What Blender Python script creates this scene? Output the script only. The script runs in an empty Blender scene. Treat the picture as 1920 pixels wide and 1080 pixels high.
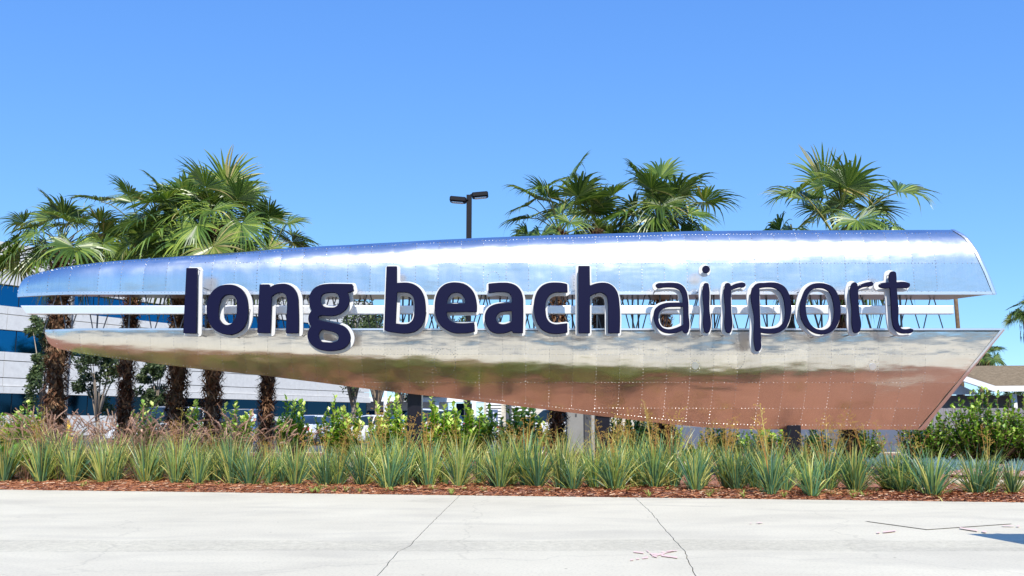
import bpy, math, random
import numpy as np
from mathutils import Vector, Matrix, noise

R = random.Random(7)
sc = bpy.context.scene
COL = sc.collection
rad = math.radians

# ------------------------------------------------------------------ camera, sky, sun
F, PITCH, CAMH = 1780.0, rad(8.0), 1.05
cd = bpy.data.cameras.new('camera'); cam = bpy.data.objects.new('camera', cd); COL.objects.link(cam)
cam.location = (0, 0, CAMH); cam.rotation_euler = (rad(90) + PITCH, 0, 0)
cd.sensor_width = 36; cd.lens = 36 * F / 1920; cd.clip_end = 5000; cd.clip_start = 0.1
sc.camera = cam

SUN_EL, SUN_AZ = rad(44), rad(171)          # azimuth clockwise from +Y: behind the camera, a little to its right
w = bpy.data.worlds.new('World'); sc.world = w; w.use_nodes = True
nt = w.node_tree; nt.nodes.clear()
sky = nt.nodes.new('ShaderNodeTexSky'); sky.sky_type = 'NISHITA'; sky.sun_disc = False
sky.sun_elevation = SUN_EL; sky.sun_rotation = SUN_AZ; sky.altitude = 0; sky.air_density = 0.6; sky.dust_density = 0.0; sky.ozone_density = 4.0
sep = nt.nodes.new('ShaderNodeSeparateColor'); com = nt.nodes.new('ShaderNodeCombineColor')    # camera-like tone response of the deep blue sky
nt.links.new(sky.outputs[0], sep.inputs[0])
for i, (g_, k_) in enumerate(((0.75, 1.40), (0.60, 2.45), (0.30, 5.5))):
    pw = nt.nodes.new('ShaderNodeMath'); pw.operation = 'POWER'; pw.inputs[1].default_value = g_
    ml = nt.nodes.new('ShaderNodeMath'); ml.operation = 'MULTIPLY'; ml.inputs[1].default_value = k_
    nt.links.new(sep.outputs[i], pw.inputs[0]); nt.links.new(pw.outputs[0], ml.inputs[0]); nt.links.new(ml.outputs[0], com.inputs[i])
bg = nt.nodes.new('ShaderNodeBackground'); bg.inputs[1].default_value = 0.1
out = nt.nodes.new('ShaderNodeOutputWorld')
nt.links.new(com.outputs[0], bg.inputs[0]); nt.links.new(bg.outputs[0], out.inputs[0])
sl = bpy.data.lights.new('sun', 'SUN'); sl.energy = 4.9; sl.angle = rad(0.53); sl.color = (1.0, 0.945, 0.85)
so = bpy.data.objects.new('sun', sl); COL.objects.link(so)
sdir = Vector((math.sin(SUN_AZ) * math.cos(SUN_EL), math.cos(SUN_AZ) * math.cos(SUN_EL), math.sin(SUN_EL)))
so.rotation_euler = sdir.to_track_quat('Z', 'Y').to_euler(); so.location = (0, -20, 30)
sc.view_settings.view_transform = 'Standard'; sc.view_settings.look = 'None'
sc.view_settings.exposure = 0.35; sc.view_settings.gamma = 1; sc.view_settings.use_curve_mapping = False
sc.cycles.max_bounces = 8; sc.cycles.use_denoising = True

# ------------------------------------------------------------------ helpers
def P(px, py, Y):                            # the point at depth Y seen at a place in the photograph
    x = (px - 960) / F; v = (540 - py) / F
    d = (x, math.cos(PITCH) - v * math.sin(PITCH), math.sin(PITCH) + v * math.cos(PITCH))
    k = Y / d[1]
    return Vector((d[0] * k, Y, CAMH + d[2] * k))
def G(px, py, z=0.0):                        # the ground point
    a = P(px, py, 1.0)
    k = (z - CAMH) / (a.z - CAMH)
    return Vector((a.x * k, k, z))
def lerp(a, b, t): return a + (b - a) * t
def interp(x, pts): return float(np.interp(x, [p[0] for p in pts], [p[1] for p in pts]))

class MB:
    def __init__(s): s.v = []; s.f = []; s.m = []; s.t = []
    def vert(s, p, t=0.5): s.v.append(tuple(p)); s.t.append(t); return len(s.v) - 1
    def face(s, ids, m=0): s.f.append(tuple(ids)); s.m.append(m)
    def poly(s, pts, m=0, t=0.5): s.face([s.vert(p, t) for p in pts], m)
    def box(s, c, size, m=0, rz=0, t=0.5, M=None):
        hx, hy, hz = size[0] / 2, size[1] / 2, size[2] / 2
        ca, sa = math.cos(rz), math.sin(rz); ids = []
        for z in (-hz, hz):
            for x, y in ((-hx, -hy), (hx, -hy), (hx, hy), (-hx, hy)):
                p = Vector((x * ca - y * sa, x * sa + y * ca, z))
                if M: p = M @ p
                ids.append(s.vert((c[0] + p.x, c[1] + p.y, c[2] + p.z), t))
        a = ids
        for q in ((0, 3, 2, 1), (4, 5, 6, 7), (0, 1, 5, 4), (1, 2, 6, 5), (2, 3, 7, 6), (3, 0, 4, 7)):
            s.face([a[i] for i in q], m)
    def tube(s, pts, rs, n=6, m=0, t=0.5, cap=True):
        pts = [Vector(p) for p in pts]
        if not hasattr(rs, '__len__'): rs = [rs] * len(pts)
        rings = []
        ref = Vector((0, 1, 0.01))
        for i, p in enumerate(pts):
            d = (pts[min(i + 1, len(pts) - 1)] - pts[max(i - 1, 0)])
            if d.length < 1e-9: d = Vector((0, 0, 1))
            d.normalize()
            r0 = ref if abs(d.dot(ref)) < 0.95 else Vector((1, 0, 0))
            a = d.cross(r0).normalized(); b = d.cross(a)
            rings.append([s.vert(p + (a * math.cos(2 * math.pi * k / n) + b * math.sin(2 * math.pi * k / n)) * rs[i], t) for k in range(n)])
        for i in range(len(rings) - 1):
            for k in range(n):
                s.face((rings[i][k], rings[i][(k + 1) % n], rings[i + 1][(k + 1) % n], rings[i + 1][k]), m)
        if cap: s.face(rings[0][::-1], m); s.face(rings[-1], m)
    def mesh(s, name, mats, smooth=False):
        me = bpy.data.meshes.new(name); me.from_pydata(s.v, [], s.f)
        mats = mats if isinstance(mats, (list, tuple)) else [mats]
        for k in mats: me.materials.append(k)
        me.polygons.foreach_set('material_index', s.m)
        if smooth: me.polygons.foreach_set('use_smooth', [True] * len(s.f))
        at = me.attributes.new('tint', 'FLOAT', 'POINT'); at.data.foreach_set('value', s.t)
        me.update(); return me
    def build(s, name, mats, parent=None, smooth=False):
        return link(name, s.mesh(name, mats, smooth), parent)

def link(name, me, parent=None, loc=None, rot=None, scale=None):
    o = bpy.data.objects.new(name, me); COL.objects.link(o)
    if parent: o.parent = parent
    if loc is not None: o.location = loc
    if rot is not None: o.rotation_euler = rot
    if scale is not None: o.scale = (scale,) * 3 if not hasattr(scale, '__len__') else scale
    return o
def tag(o, label=None, cat=None, group=None, kind=None):
    if label: o['label'] = label
    if cat: o['category'] = cat
    if group: o['group'] = group
    if kind: o['kind'] = kind
    return o
def thing(name, label, cat, loc=(0, 0, 0), rz=0, group=None):
    return tag(link(name, None, None, loc, (0, 0, rz)), label, cat, group)

def mat(name, color, rough=0.6, metal=0.0, spec=0.5, **k):
    m = bpy.data.materials.new(name); m.use_nodes = True
    b = m.node_tree.nodes['Principled BSDF']
    b.inputs['Base Color'].default_value = (*color, 1); b.inputs['Roughness'].default_value = rough
    b.inputs['Metallic'].default_value = metal; b.inputs['Specular IOR Level'].default_value = spec
    for a, v in k.items(): b.inputs[a.replace('_', ' ')].default_value = v
    return m
def N(m, t): return m.node_tree.nodes.new(t)
def L(m, a, b): m.node_tree.links.new(a, b)
def coords(m, kind='Object', scale=(1, 1, 1)):
    c = N(m, 'ShaderNodeTexCoord') if kind != 'World' else N(m, 'ShaderNodeNewGeometry')
    mp = N(m, 'ShaderNodeMapping'); mp.inputs['Scale'].default_value = scale
    L(m, c.outputs['Position' if kind == 'World' else kind], mp.inputs[0]); return mp.outputs[0]
def noisetex(m, co, scale, detail=4, rough=0.55):
    n = N(m, 'ShaderNodeTexNoise'); n.inputs['Scale'].default_value = scale; n.inputs['Detail'].default_value = detail
    n.inputs['Roughness'].default_value = rough; L(m, co, n.inputs['Vector']); return n.outputs['Fac']
def ramp(m, fac, stops):
    r = N(m, 'ShaderNodeValToRGB'); e = r.color_ramp.elements
    while len(e) < len(stops): e.new(0.5)
    for i, (p, c) in enumerate(stops): e[i].position = p; e[i].color = (*c, 1)
    L(m, fac, r.inputs[0]); return r.outputs[0]
def mix(m, a, b, fac, mode='MIX'):
    x = N(m, 'ShaderNodeMix'); x.data_type = 'RGBA'; x.blend_type = mode
    if hasattr(fac, 'links'): L(m, fac, x.inputs[0])
    else: x.inputs[0].default_value = fac
    for s, i in ((a, 6), (b, 7)):
        if hasattr(s, 'links'): L(m, s, x.inputs[i])
        else: x.inputs[i].default_value = (*s, 1)
    return x.outputs[2]
def bsdf(m): return m.node_tree.nodes['Principled BSDF']
def bump(m, h, strength, dist):
    b = N(m, 'ShaderNodeBump'); b.inputs['Strength'].default_value = strength; b.inputs['Distance'].default_value = dist
    L(m, h, b.inputs['Height']); L(m, b.outputs[0], bsdf(m).inputs['Normal'])
def tinted(name, stops, rough=0.45, spec=0.4, trans=0.0, rand=0.25):
    m = mat(name, (1, 1, 1), rough, 0, spec)
    a = N(m, 'ShaderNodeAttribute'); a.attribute_name = 'tint'
    c = ramp(m, a.outputs['Fac'], stops)
    oi = N(m, 'ShaderNodeObjectInfo')
    mr = N(m, 'ShaderNodeMapRange'); mr.inputs[3].default_value = 1 - rand; mr.inputs[4].default_value = 1 + rand
    L(m, oi.outputs['Random'], mr.inputs[0])
    hsv = N(m, 'ShaderNodeHueSaturation'); L(m, c, hsv.inputs['Color']); L(m, mr.outputs[0], hsv.inputs['Value'])
    L(m, hsv.outputs[0], bsdf(m).inputs['Base Color'])
    if trans:
        t = N(m, 'ShaderNodeBsdfTranslucent'); ms = N(m, 'ShaderNodeMixShader'); ms.inputs[0].default_value = trans
        o = m.node_tree.nodes['Material Output']
        bright = mix(m, hsv.outputs[0], (1.4, 1.5, 0.5), 1.0, 'MULTIPLY')
        L(m, bright, t.inputs[0]); L(m, bsdf(m).outputs[0], ms.inputs[1]); L(m, t.outputs[0], ms.inputs[2]); L(m, ms.outputs[0], o.inputs[0])
    return m

# ------------------------------------------------------------------ materials
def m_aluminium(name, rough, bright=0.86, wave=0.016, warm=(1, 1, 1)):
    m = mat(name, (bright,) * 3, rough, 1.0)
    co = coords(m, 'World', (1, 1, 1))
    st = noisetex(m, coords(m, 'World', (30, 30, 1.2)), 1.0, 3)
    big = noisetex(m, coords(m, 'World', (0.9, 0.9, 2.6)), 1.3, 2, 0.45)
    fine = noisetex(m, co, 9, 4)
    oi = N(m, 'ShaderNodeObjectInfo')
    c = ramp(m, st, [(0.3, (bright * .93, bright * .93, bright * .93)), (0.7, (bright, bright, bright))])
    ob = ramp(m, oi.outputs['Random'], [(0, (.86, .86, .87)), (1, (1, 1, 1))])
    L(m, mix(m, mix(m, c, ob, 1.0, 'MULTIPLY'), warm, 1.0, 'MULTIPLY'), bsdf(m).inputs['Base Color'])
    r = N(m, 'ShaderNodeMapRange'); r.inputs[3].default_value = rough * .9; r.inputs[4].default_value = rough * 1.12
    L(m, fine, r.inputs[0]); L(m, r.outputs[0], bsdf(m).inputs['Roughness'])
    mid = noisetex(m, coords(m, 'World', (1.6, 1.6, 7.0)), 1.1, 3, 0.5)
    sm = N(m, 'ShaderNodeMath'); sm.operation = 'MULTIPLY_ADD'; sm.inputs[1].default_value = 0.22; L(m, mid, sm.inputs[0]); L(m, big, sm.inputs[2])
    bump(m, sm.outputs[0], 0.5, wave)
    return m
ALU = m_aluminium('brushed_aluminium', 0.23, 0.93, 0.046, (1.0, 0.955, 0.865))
ALU_TOP = m_aluminium('satin_aluminium', 0.25, 0.88, 0.018)
RIVET = tinted('rivet_aluminium', [(0.0, (0.16, 0.16, 0.17)), (0.55, (0.42, 0.42, 0.43)), (1.0, (0.9, 0.9, 0.9))], 0.36, 0.5, 0, 0); bsdf(RIVET).inputs['Metallic'].default_value = 1.0
TRIM = mat('trim_aluminium', (0.88, 0.89, 0.9), 0.34, 1.0)
BARM = mat('bar_aluminium', (0.88, 0.89, 0.90), 0.39, 0.8)
NAVY = mat('navy_acrylic', (0.0028, 0.0036, 0.026), 0.55, 0, 0.12)
WHITEP = mat('white_letter_paint', (0.62, 0.63, 0.64), 0.42)
STEEL = mat('dark_bronze_steel', (0.012, 0.011, 0.018), 0.28, 0.3)
STRUTM = mat('truss_tube_steel', (0.10, 0.105, 0.12), 0.35, 0.7)

TRENCH = (G(960, 1034).y, G(960, 1012).y)
def m_concrete():
    m = mat('concrete', (0.5,) * 3, 0.85, 0, 0.3)
    co = coords(m, 'World')
    a = noisetex(m, co, 0.45, 6, 0.6); b = noisetex(m, co, 40, 4, 0.7); c = noisetex(m, coords(m, 'World', (0.6, 1.2, 1)), 1.1, 5, 0.65)
    base = ramp(m, a, [(0.3, (0.565, 0.52, 0.40)), (0.7, (0.68, 0.63, 0.485))])
    spk = ramp(m, b, [(0.32, (0.84, 0.84, 0.83)), (0.5, (1, 1, 1)), (0.75, (1.03, 1.03, 1.02))])
    stn = ramp(m, c, [(0.3, (0.94, 0.94, 0.94)), (0.55, (1, 1, 1))])
    v = N(m, 'ShaderNodeTexVoronoi'); v.feature = 'DISTANCE_TO_EDGE'; v.inputs['Scale'].default_value = 0.22
    wv = mix(m, co, (1, 1, 1), 0.0)
    nz = N(m, 'ShaderNodeTexNoise'); nz.inputs['Scale'].default_value = 1.3; nz.inputs['Detail'].default_value = 5; L(m, co, nz.inputs['Vector'])
    ad = N(m, 'ShaderNodeVectorMath'); ad.operation = 'MULTIPLY_ADD'; ad.inputs[1].default_value = (0.9, 0.9, 0.9)
    L(m, nz.outputs['Color'], ad.inputs[0]); L(m, co, ad.inputs[2]); L(m, ad.outputs[0], v.inputs['Vector'])
    crk = ramp(m, v.outputs['Distance'], [(0.0, (0.86, 0.86, 0.86)), (0.0035, (1, 1, 1))])
    x = mix(m, base, spk, 1, 'MULTIPLY'); x = mix(m, x, stn, 1, 'MULTIPLY'); x = mix(m, x, crk, 1, 'MULTIPLY')
    # a rough worn strip along a filled trench, and tyre scuffs
    sx = N(m, 'ShaderNodeSeparateXYZ'); L(m, co, sx.inputs[0]); ya, yb = TRENCH
    def math_(op, a, b):
        q = N(m, 'ShaderNodeMath'); q.operation = op
        for i, k in enumerate((a, b)):
            if hasattr(k, 'links'): L(m, k, q.inputs[i])
            else: q.inputs[i].default_value = k
        return q.outputs[0]
    wob = math_('MULTIPLY', a, 0.5); yy = math_('ADD', sx.outputs['Y'], wob); dd = math_('ABSOLUTE', math_('SUBTRACT', yy, (ya + yb) / 2 + .25), 0)
    bandm = ramp(m, math_('DIVIDE', dd, (yb - ya) / 2), [(0.85, (1, 1, 1)), (1.0, (0, 0, 0))])
    spk2 = ramp(m, noisetex(m, co, 14, 6, 0.8), [(0.38, (0.72, 0.72, 0.70)), (0.62, (1.0, 1.0, 1.0))])
    x = mix(m, x, mix(m, x, spk2, 1, 'MULTIPLY'), mix(m, (0, 0, 0), bandm, 0.8))
    wv_ = N(m, 'ShaderNodeTexNoise'); wv_.inputs['Scale'].default_value = 0.9; wv_.inputs['Detail'].default_value = 8; wv_.inputs['Distortion'].default_value = 1.2; L(m, coords(m, 'World', (0.5, 1.1, 1)), wv_.inputs['Vector'])
    x = mix(m, x, ramp(m, wv_.outputs['Fac'], [(0.34, (0.90, 0.90, 0.91)), (0.52, (1, 1, 1))]), 1, 'MULTIPLY')
    sp3 = N(m, 'ShaderNodeTexVoronoi'); sp3.inputs['Scale'].default_value = 2.2; L(m, co, sp3.inputs['Vector'])
    x = mix(m, x, ramp(m, sp3.outputs['Distance'], [(0.02, (0.45, 0.42, 0.38)), (0.035, (1, 1, 1))]), 1, 'MULTIPLY')
    L(m, x, bsdf(m).inputs['Base Color']); bump(m, b, 0.35, 0.003)
    return m
CONC = m_concrete()
def m_patch():
    m = mat('rough_patch_concrete', (0.5,) * 3, 0.9, 0, 0.25)
    co = coords(m, 'World'); b = noisetex(m, co, 25, 5, 0.8)
    L(m, ramp(m, b, [(0.35, (0.46, 0.43, 0.375)), (0.6, (0.60, 0.56, 0.49))]), bsdf(m).inputs['Base Color']); bump(m, b, 0.6, 0.006); return m
PATCH = m_patch()
def m_noise(name, c1, c2, scale, rough=0.9, bs=0.5, bd=0.01, spec=0.3, detail=6, aniso=(1, 1, 1)):
    m = mat(name, c1, rough, 0, spec); co = coords(m, 'World', aniso); n = noisetex(m, co, scale, detail, 0.7)
    L(m, ramp(m, n, [(0.32, c1), (0.68, c2)]), bsdf(m).inputs['Base Color']); bump(m, n, bs, bd); return m
MULCH = m_noise('bark_mulch', (0.16, 0.068, 0.043), (0.52, 0.25, 0.165), 22, bs=1.0, bd=0.03)
SOIL = m_noise('ground_soil', (0.16, 0.15, 0.14), (0.24, 0.23, 0.21), 0.3)
ASPH = m_noise('asphalt', (0.085, 0.087, 0.095), (0.13, 0.133, 0.145), 1.5)
WALL = m_noise('precast_wall', (0.56, 0.55, 0.53), (0.66, 0.65, 0.625), 3.0, bs=0.3, bd=0.005)
JOINT = mat('joint_dark', (0.10, 0.10, 0.10), 0.9)
WHITE = mat('white_paint', (0.78, 0.79, 0.8), 0.5)
def m_glass(name, c, rough=0.06):
    m = mat(name, c, rough, 1.0); co = coords(m, 'World'); n = noisetex(m, co, 0.35, 2); bump(m, n, 0.12, 0.05); return m
BLUEGL = m_glass('blue_mirror_glass', (0.012, 0.14, 0.27))
DARKGL = m_glass('dark_glass', (0.012, 0.04, 0.07))
FRAME = mat('dark_frame', (0.02, 0.025, 0.03), 0.4, 0.4)
CARW = mat('white_car_paint', (0.8, 0.81, 0.83), 0.25, 0, 0.6, Coat_Weight=0.6)
CARD = mat('black_car_paint', (0.012, 0.014, 0.02), 0.2, 0, 0.6, Coat_Weight=0.8)
CARG = mat('car_glass', (0.02, 0.04, 0.05), 0.05, 0.4, 0.8)
TYRE = mat('tyre_rubber', (0.02, 0.02, 0.02), 0.8)
REDL = mat('red_lamp', (0.5, 0.01, 0.01), 0.25)
CLEARL = mat('clear_lamp', (0.7, 0.72, 0.75), 0.15, 0.5)
CHROME = mat('rim_alloy', (0.5, 0.5, 0.52), 0.3, 0.9)
GALV = m_noise('grey_cabinet_paint', (0.22, 0.225, 0.23), (0.27, 0.275, 0.28), 3, rough=0.45, bs=0.05)
DARKG = mat('charcoal_paint', (0.06, 0.065, 0.08), 0.5)
YELL = mat('yellow_paint', (0.75, 0.48, 0.03), 0.5)
def m_block():
    m = mat('stone_block', (0.5,) * 3, 0.9, 0, 0.3)
    b = N(m, 'ShaderNodeTexBrick'); b.inputs['Scale'].default_value = 1.0; b.inputs['Color1'].default_value = (0.60, 0.55, 0.47, 1); b.inputs['Color2'].default_value = (0.50, 0.455, 0.39, 1)
    b.inputs['Mortar'].default_value = (0.40, 0.37, 0.33, 1); b.inputs['Brick Width'].default_value = 0.9; b.inputs['Row Height'].default_value = 0.3; b.inputs['Mortar Size'].default_value = 0.02
    c = N(m, 'ShaderNodeTexCoord'); mp = N(m, 'ShaderNodeMapping'); mp.inputs['Rotation'].default_value = (rad(90), 0, 0)
    L(m, c.outputs['Object'], mp.inputs[0]); L(m, mp.outputs[0], b.inputs['Vector']); L(m, b.outputs[0], bsdf(m).inputs['Base Color'])
    return m
BLOCK = m_block()
SHING = m_noise('brown_shingle', (0.14, 0.11, 0.08), (0.29, 0.235, 0.17), 6, bs=0.5, bd=0.02, aniso=(1, 1, 6))
FENCEM = m_noise('weathered_fence_wood', (0.16, 0.15, 0.16), (0.27, 0.25, 0.255), 3, aniso=(8, 8, 0.6))

FLAX = tinted('flax_leaf', [(0.0, (0.05, 0.135, 0.085)), (0.4, (0.125, 0.25, 0.135)), (0.68, (0.33, 0.41, 0.09)), (1.0, (0.62, 0.55, 0.20))], 0.34, 0.5, 0.28)
STALK = tinted('flower_stalk', [(0.0, (0.30, 0.13, 0.05)), (0.5, (0.40, 0.26, 0.06)), (1.0, (0.45, 0.38, 0.10))], 0.7, 0.2)
GRASSP = tinted('purple_grass', [(0.0, (0.13, 0.15, 0.05)), (0.5, (0.46, 0.27, 0.215)), (1.0, (0.74, 0.52, 0.42))], 0.8, 0.15, 0.15)
PALML = tinted('palm_leaf', [(0.0, (0.022, 0.055, 0.016)), (0.5, (0.082, 0.15, 0.026)), (0.85, (0.27, 0.34, 0.06)), (1.0, (0.42, 0.36, 0.14))], 0.34, 0.5, 0.16, 0.3)
PETI = tinted('palm_petiole', [(0.0, (0.12, 0.19, 0.04)), (1.0, (0.25, 0.24, 0.08))], 0.5)
FIBRE = tinted('palm_fibre', [(0.0, (0.045, 0.020, 0.012)), (0.5, (0.14, 0.07, 0.04)), (1.0, (0.36, 0.22, 0.13))], 0.9, 0.1)
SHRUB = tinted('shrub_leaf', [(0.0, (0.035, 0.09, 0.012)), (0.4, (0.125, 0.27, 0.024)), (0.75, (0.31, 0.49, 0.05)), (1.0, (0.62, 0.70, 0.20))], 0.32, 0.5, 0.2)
TREEL = tinted('tree_leaf', [(0.0, (0.022, 0.040, 0.015)), (0.6, (0.060, 0.090, 0.028)), (1.0, (0.15, 0.18, 0.07))], 0.5, 0.3, 0.15)
BARK = m_noise('pale_bark', (0.20, 0.15, 0.11), (0.38, 0.31, 0.24), 4, aniso=(1, 1, 0.3))
STEMM = m_noise('brown_stem', (0.10, 0.06, 0.035), (0.18, 0.12, 0.07), 6)
SUCC = tinted('blue_succulent', [(0.0, (0.14, 0.26, 0.25)), (0.6, (0.20, 0.36, 0.37)), (1.0, (0.34, 0.46, 0.40))], 0.5, 0.3)
CHIP = tinted('bark_chip', [(0.0, (0.07, 0.022, 0.010)), (0.5, (0.28, 0.10, 0.045)), (0.9, (0.48, 0.22, 0.11)), (1.0, (0.65, 0.48, 0.32))], 0.9, 0.1, 0, 0.0)
PINKG = tinted('pink_gravel', [(0.0, (0.26, 0.13, 0.11)), (0.6, (0.42, 0.24, 0.21)), (1.0, (0.58, 0.44, 0.40))], 0.9, 0.2, 0, 0.0)
LEAFB = tinted('bright_leaf', [(0.0, (0.12, 0.27, 0.03)), (1.0, (0.32, 0.52, 0.09))], 0.4, 0.5, 0.3)
# ------------------------------------------------------------------ ground
E0, E1 = G(0, 918), G(1920, 942)
def edge_y(x): return E0.y + (x - E0.x) * (E1.y - E0.y) / (E1.x - E0.x)
mb = MB(); mb.poly([(-1500, -900, -0.09), (1500, -900, -0.09), (1500, 2500, -0.09), (-1500, 2500, -0.09)])
tag(mb.build('ground', SOIL), kind='structure')
BACKY = 31.0
mb = MB(); mb.poly([(-160, BACKY + 0.22, -0.075), (160, BACKY + 0.22, -0.075), (160, 190, -0.075), (-160, 190, -0.075)])
tag(mb.build('parking_lot', ASPH), kind='structure')
mb = MB(); mb.poly([(-200, -60, -0.07), (200, -60, -0.07), (200, -12.3, -0.07), (-200, -12.3, -0.07)])
tag(mb.build('road', ASPH), kind='structure')
mb = MB(); mb.box((0, BACKY + 0.1, -0.01), (200, 0.15, 0.16)); tag(mb.build('kerb', CONC), kind='structure')

# mulch bed: one undulating sheet
mb = MB(); nx, ny = 330, 90
xs = np.linspace(-22, 22, nx); ids = []
def mulch_z(x, y):
    d = y - edge_y(x)
    h = 0.03 * noise.noise(Vector((x * 1.7, y * 1.7, 0))) + 0.018 * noise.noise(Vector((x * 7, y * 7, 3))) + 0.012 * noise.noise(Vector((x * 19, y * 19, 5)))
    return -0.025 + min(1, max(0, d) / 0.5) * 0.06 + h * min(1, 0.4 + max(0, d) * 1.5)
for j in range(ny):
    t = (j / (ny - 1)) ** 1.9; row = []
    for x in xs:
        y = lerp(edge_y(x) + 0.012, BACKY, t); row.append(mb.vert((x, y, mulch_z(x, y))))
    ids.append(row)
for j in range(ny - 1):
    for i in range(nx - 1): mb.face((ids[j][i], ids[j][i + 1], ids[j + 1][i + 1], ids[j + 1][i]))
tag(mb.build('mulch_bed', MULCH, smooth=True), kind='structure')
mb = MB()
for _ in range(30000):
    x = R.uniform(-9.5, 9.5); d = abs(R.gauss(0, 1.0)) ** 1.0 * 1.1 + R.uniform(-0.07, 0.05) if R.random() < .8 else R.uniform(0, 5)
    y = edge_y(x) + d; z = mulch_z(x, y) + R.uniform(0, 0.02)
    if d < 0: z = 0.006
    a = R.uniform(0, math.pi); l = R.uniform(0.012, 0.05); wd = R.uniform(0.003, 0.009); e = R.uniform(-0.5, 0.5)
    dx, dy, dz = math.cos(a) * l, math.sin(a) * l, e * l * .6; px_, py_ = -math.sin(a) * wd, math.cos(a) * wd
    mb.poly([(x - dx - px_, y - dy - py_, z), (x + dx - px_, y + dy - py_, z + abs(dz)), (x + dx + px_, y + dy + py_, z + abs(dz) + wd), (x - dx + px_, y - dy + py_, z + wd)], t=R.random())
tag(mb.build('mulch_chips', CHIP), 'loose reddish brown bark chips covering the planting bed', 'mulch', kind='stuff')

# sidewalk slabs split by the cracked joints
SW = tag(link('sidewalk', None), kind='structure')
jl = [G(857, 936), G(820, 970), G(780, 1010), G(768, 1024), G(746, 1034), G(725, 1060), G(705, 1082)]
jr = [G(1195, 936), G(1222, 962), G(1240, 985), G(1264, 1012), G(1284, 1034), G(1292, 1055), G(1306, 1082)]
def extend(j):
    a, b = j[0], j[-1]; d = (j[-1] - j[-3]).normalized()
    top = Vector((a.x + 0.0, edge_y(a.x), 0)); end = b + d * 0.1
    return [top] + j[1:] + [Vector((b.x + d.x * 1.0, -12, 0))]
def rough_line(pts, off):
    o = []
    for i in range(len(pts) - 1):
        n = max(2, int((pts[i + 1] - pts[i]).length / 0.12)) if i < len(pts) - 2 else 12
        for k in range(n):
            p = pts[i].lerp(pts[i + 1], k / n); q = noise.noise(Vector((p.x * 6, p.y * 6, 0))) * 0.013
            o.append((p.x + off + q, p.y))
    o.append((pts[-1].x + off, pts[-1].y)); return o
L1, L2 = extend(jl), extend(jr)
def slab(left, right):
    mb = MB(); poly = left + right[::-1]
    top = [mb.vert((x, min(y, edge_y(x)), 0)) for x, y in poly]; bot = [mb.vert((x, min(y, edge_y(x)), -0.1)) for x, y in poly]
    mb.face(top[::-1] if False else top); n = len(poly)
    for i in range(n): mb.face((top[i], bot[i], bot[(i + 1) % n], top[(i + 1) % n]))
    o = mb.build('concrete_slab', CONC, SW)
    return o
g = 0.0036
slab([(-60, edge_y(-60)), (-60, -12)], rough_line(L1, -g))
slab(rough_line(L1, g), rough_line(L2, -g))
slab(rough_line(L2, g), [(60, edge_y(60)), (60, -12)])
# rough trench patch strips across the slabs
def sheet(name, pxs, m, z=0.004, parent=SW):
    mb = MB(); mb.poly([G(a, b) + Vector((0, 0, z)) for a, b in pxs]); return mb.build(name, m, parent)
PINKM = mat('pink_marking_paint', (0.74, 0.53, 0.47), 0.9)
STZ = [.004]
def stroke(pts, wd=3):
    STZ[0] += .0015; zz_ = STZ[0]
    mb = MB()
    for i in range(len(pts) - 1):
        a, b = pts[i], pts[i + 1]; n = 6
        for k in range(n):
            if R.random() < 0.18: continue
            p0 = (lerp(a[0], b[0], k / n), lerp(a[1], b[1], k / n)); p1 = (lerp(a[0], b[0], (k + 1) / n), lerp(a[1], b[1], (k + 1) / n))
            w2 = wd * R.uniform(0.2, 0.45)
            mb.poly([G(p0[0], p0[1] + w2) + Vector((0, 0, zz_)), G(p1[0], p1[1] + w2) + Vector((0, 0, zz_)), G(p1[0], p1[1] - w2) + Vector((0, 0, zz_)), G(p0[0], p0[1] - w2) + Vector((0, 0, zz_))])
    mb.build('paint_mark', PINKM, SW)
stroke([(1182, 1051), (1215, 1046), (1262, 1034)], 4); stroke([(1188, 1036), (1225, 1040), (1270, 1047)], 4); stroke([(1212, 1033), (1225, 1044), (1232, 1046)], 3)
stroke([(1240, 1037), (1270, 1034)], 3); stroke([(1644, 1001), (1680, 997)], 3); stroke([(1406, 983), (1430, 982)], 2); stroke([(1800, 992), (1850, 1000)], 3); stroke([(1880, 988), (1912, 989)], 2)
# utility cover
UC = thing('utility_cover', 'large flat concrete utility cover set flush in the pavement', 'utility cover')
fr = [G(1622, 978), G(1738, 994), G(1898, 983), G(1825, 966)]
mb = MB(); c = sum(fr, Vector()) / 4
mb.poly([p + Vector((0, 0, .006)) for p in fr]); mb.build('cover_frame', mat('cover_joint', (.24, .23, .21), .9), UC)
mb = MB(); mb.poly([c + (p - c) * 0.9965 + Vector((0, 0, .0075)) for p in fr]); mb.build('cover_plate', CONC, UC)

# ------------------------------------------------------------------ THE SIGN
SIGN = thing('airport_sign', 'huge riveted aluminium aircraft wing sign with navy lettering across the bed', 'sign')
YF = 16.9
def prof(phis):                                   # integrate surface angle -> (depth, height) curve, height normalised to 1
    n = 60; y = z = 0; o = [(0, 0, phis[0][1])]
    for i in range(n):
        t = (i + .5) / n; a = rad(interp(t, phis)); y += math.sin(a) / n; z += math.cos(a) / n
        o.append((y, z, interp((i + 1) / n, phis)))
    zz = o[-1][1]; return [(a / zz, b / zz, c) for a, b, c in o]
PU = prof([(0, 0), (.38, 3), (.5, 9), (.62, 18), (.75, 30), (.88, 44), (.96, 58), (1, 80)])
PL = prof([(0, 1), (.12, 4), (.28, 9), (.36, 15), (.42, 24), (.55, 30), (1, 44)])
def prof_at(pr, u):
    zs = [p[1] for p in pr]; return float(np.interp(u, zs, [p[0] for p in pr]))
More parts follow.
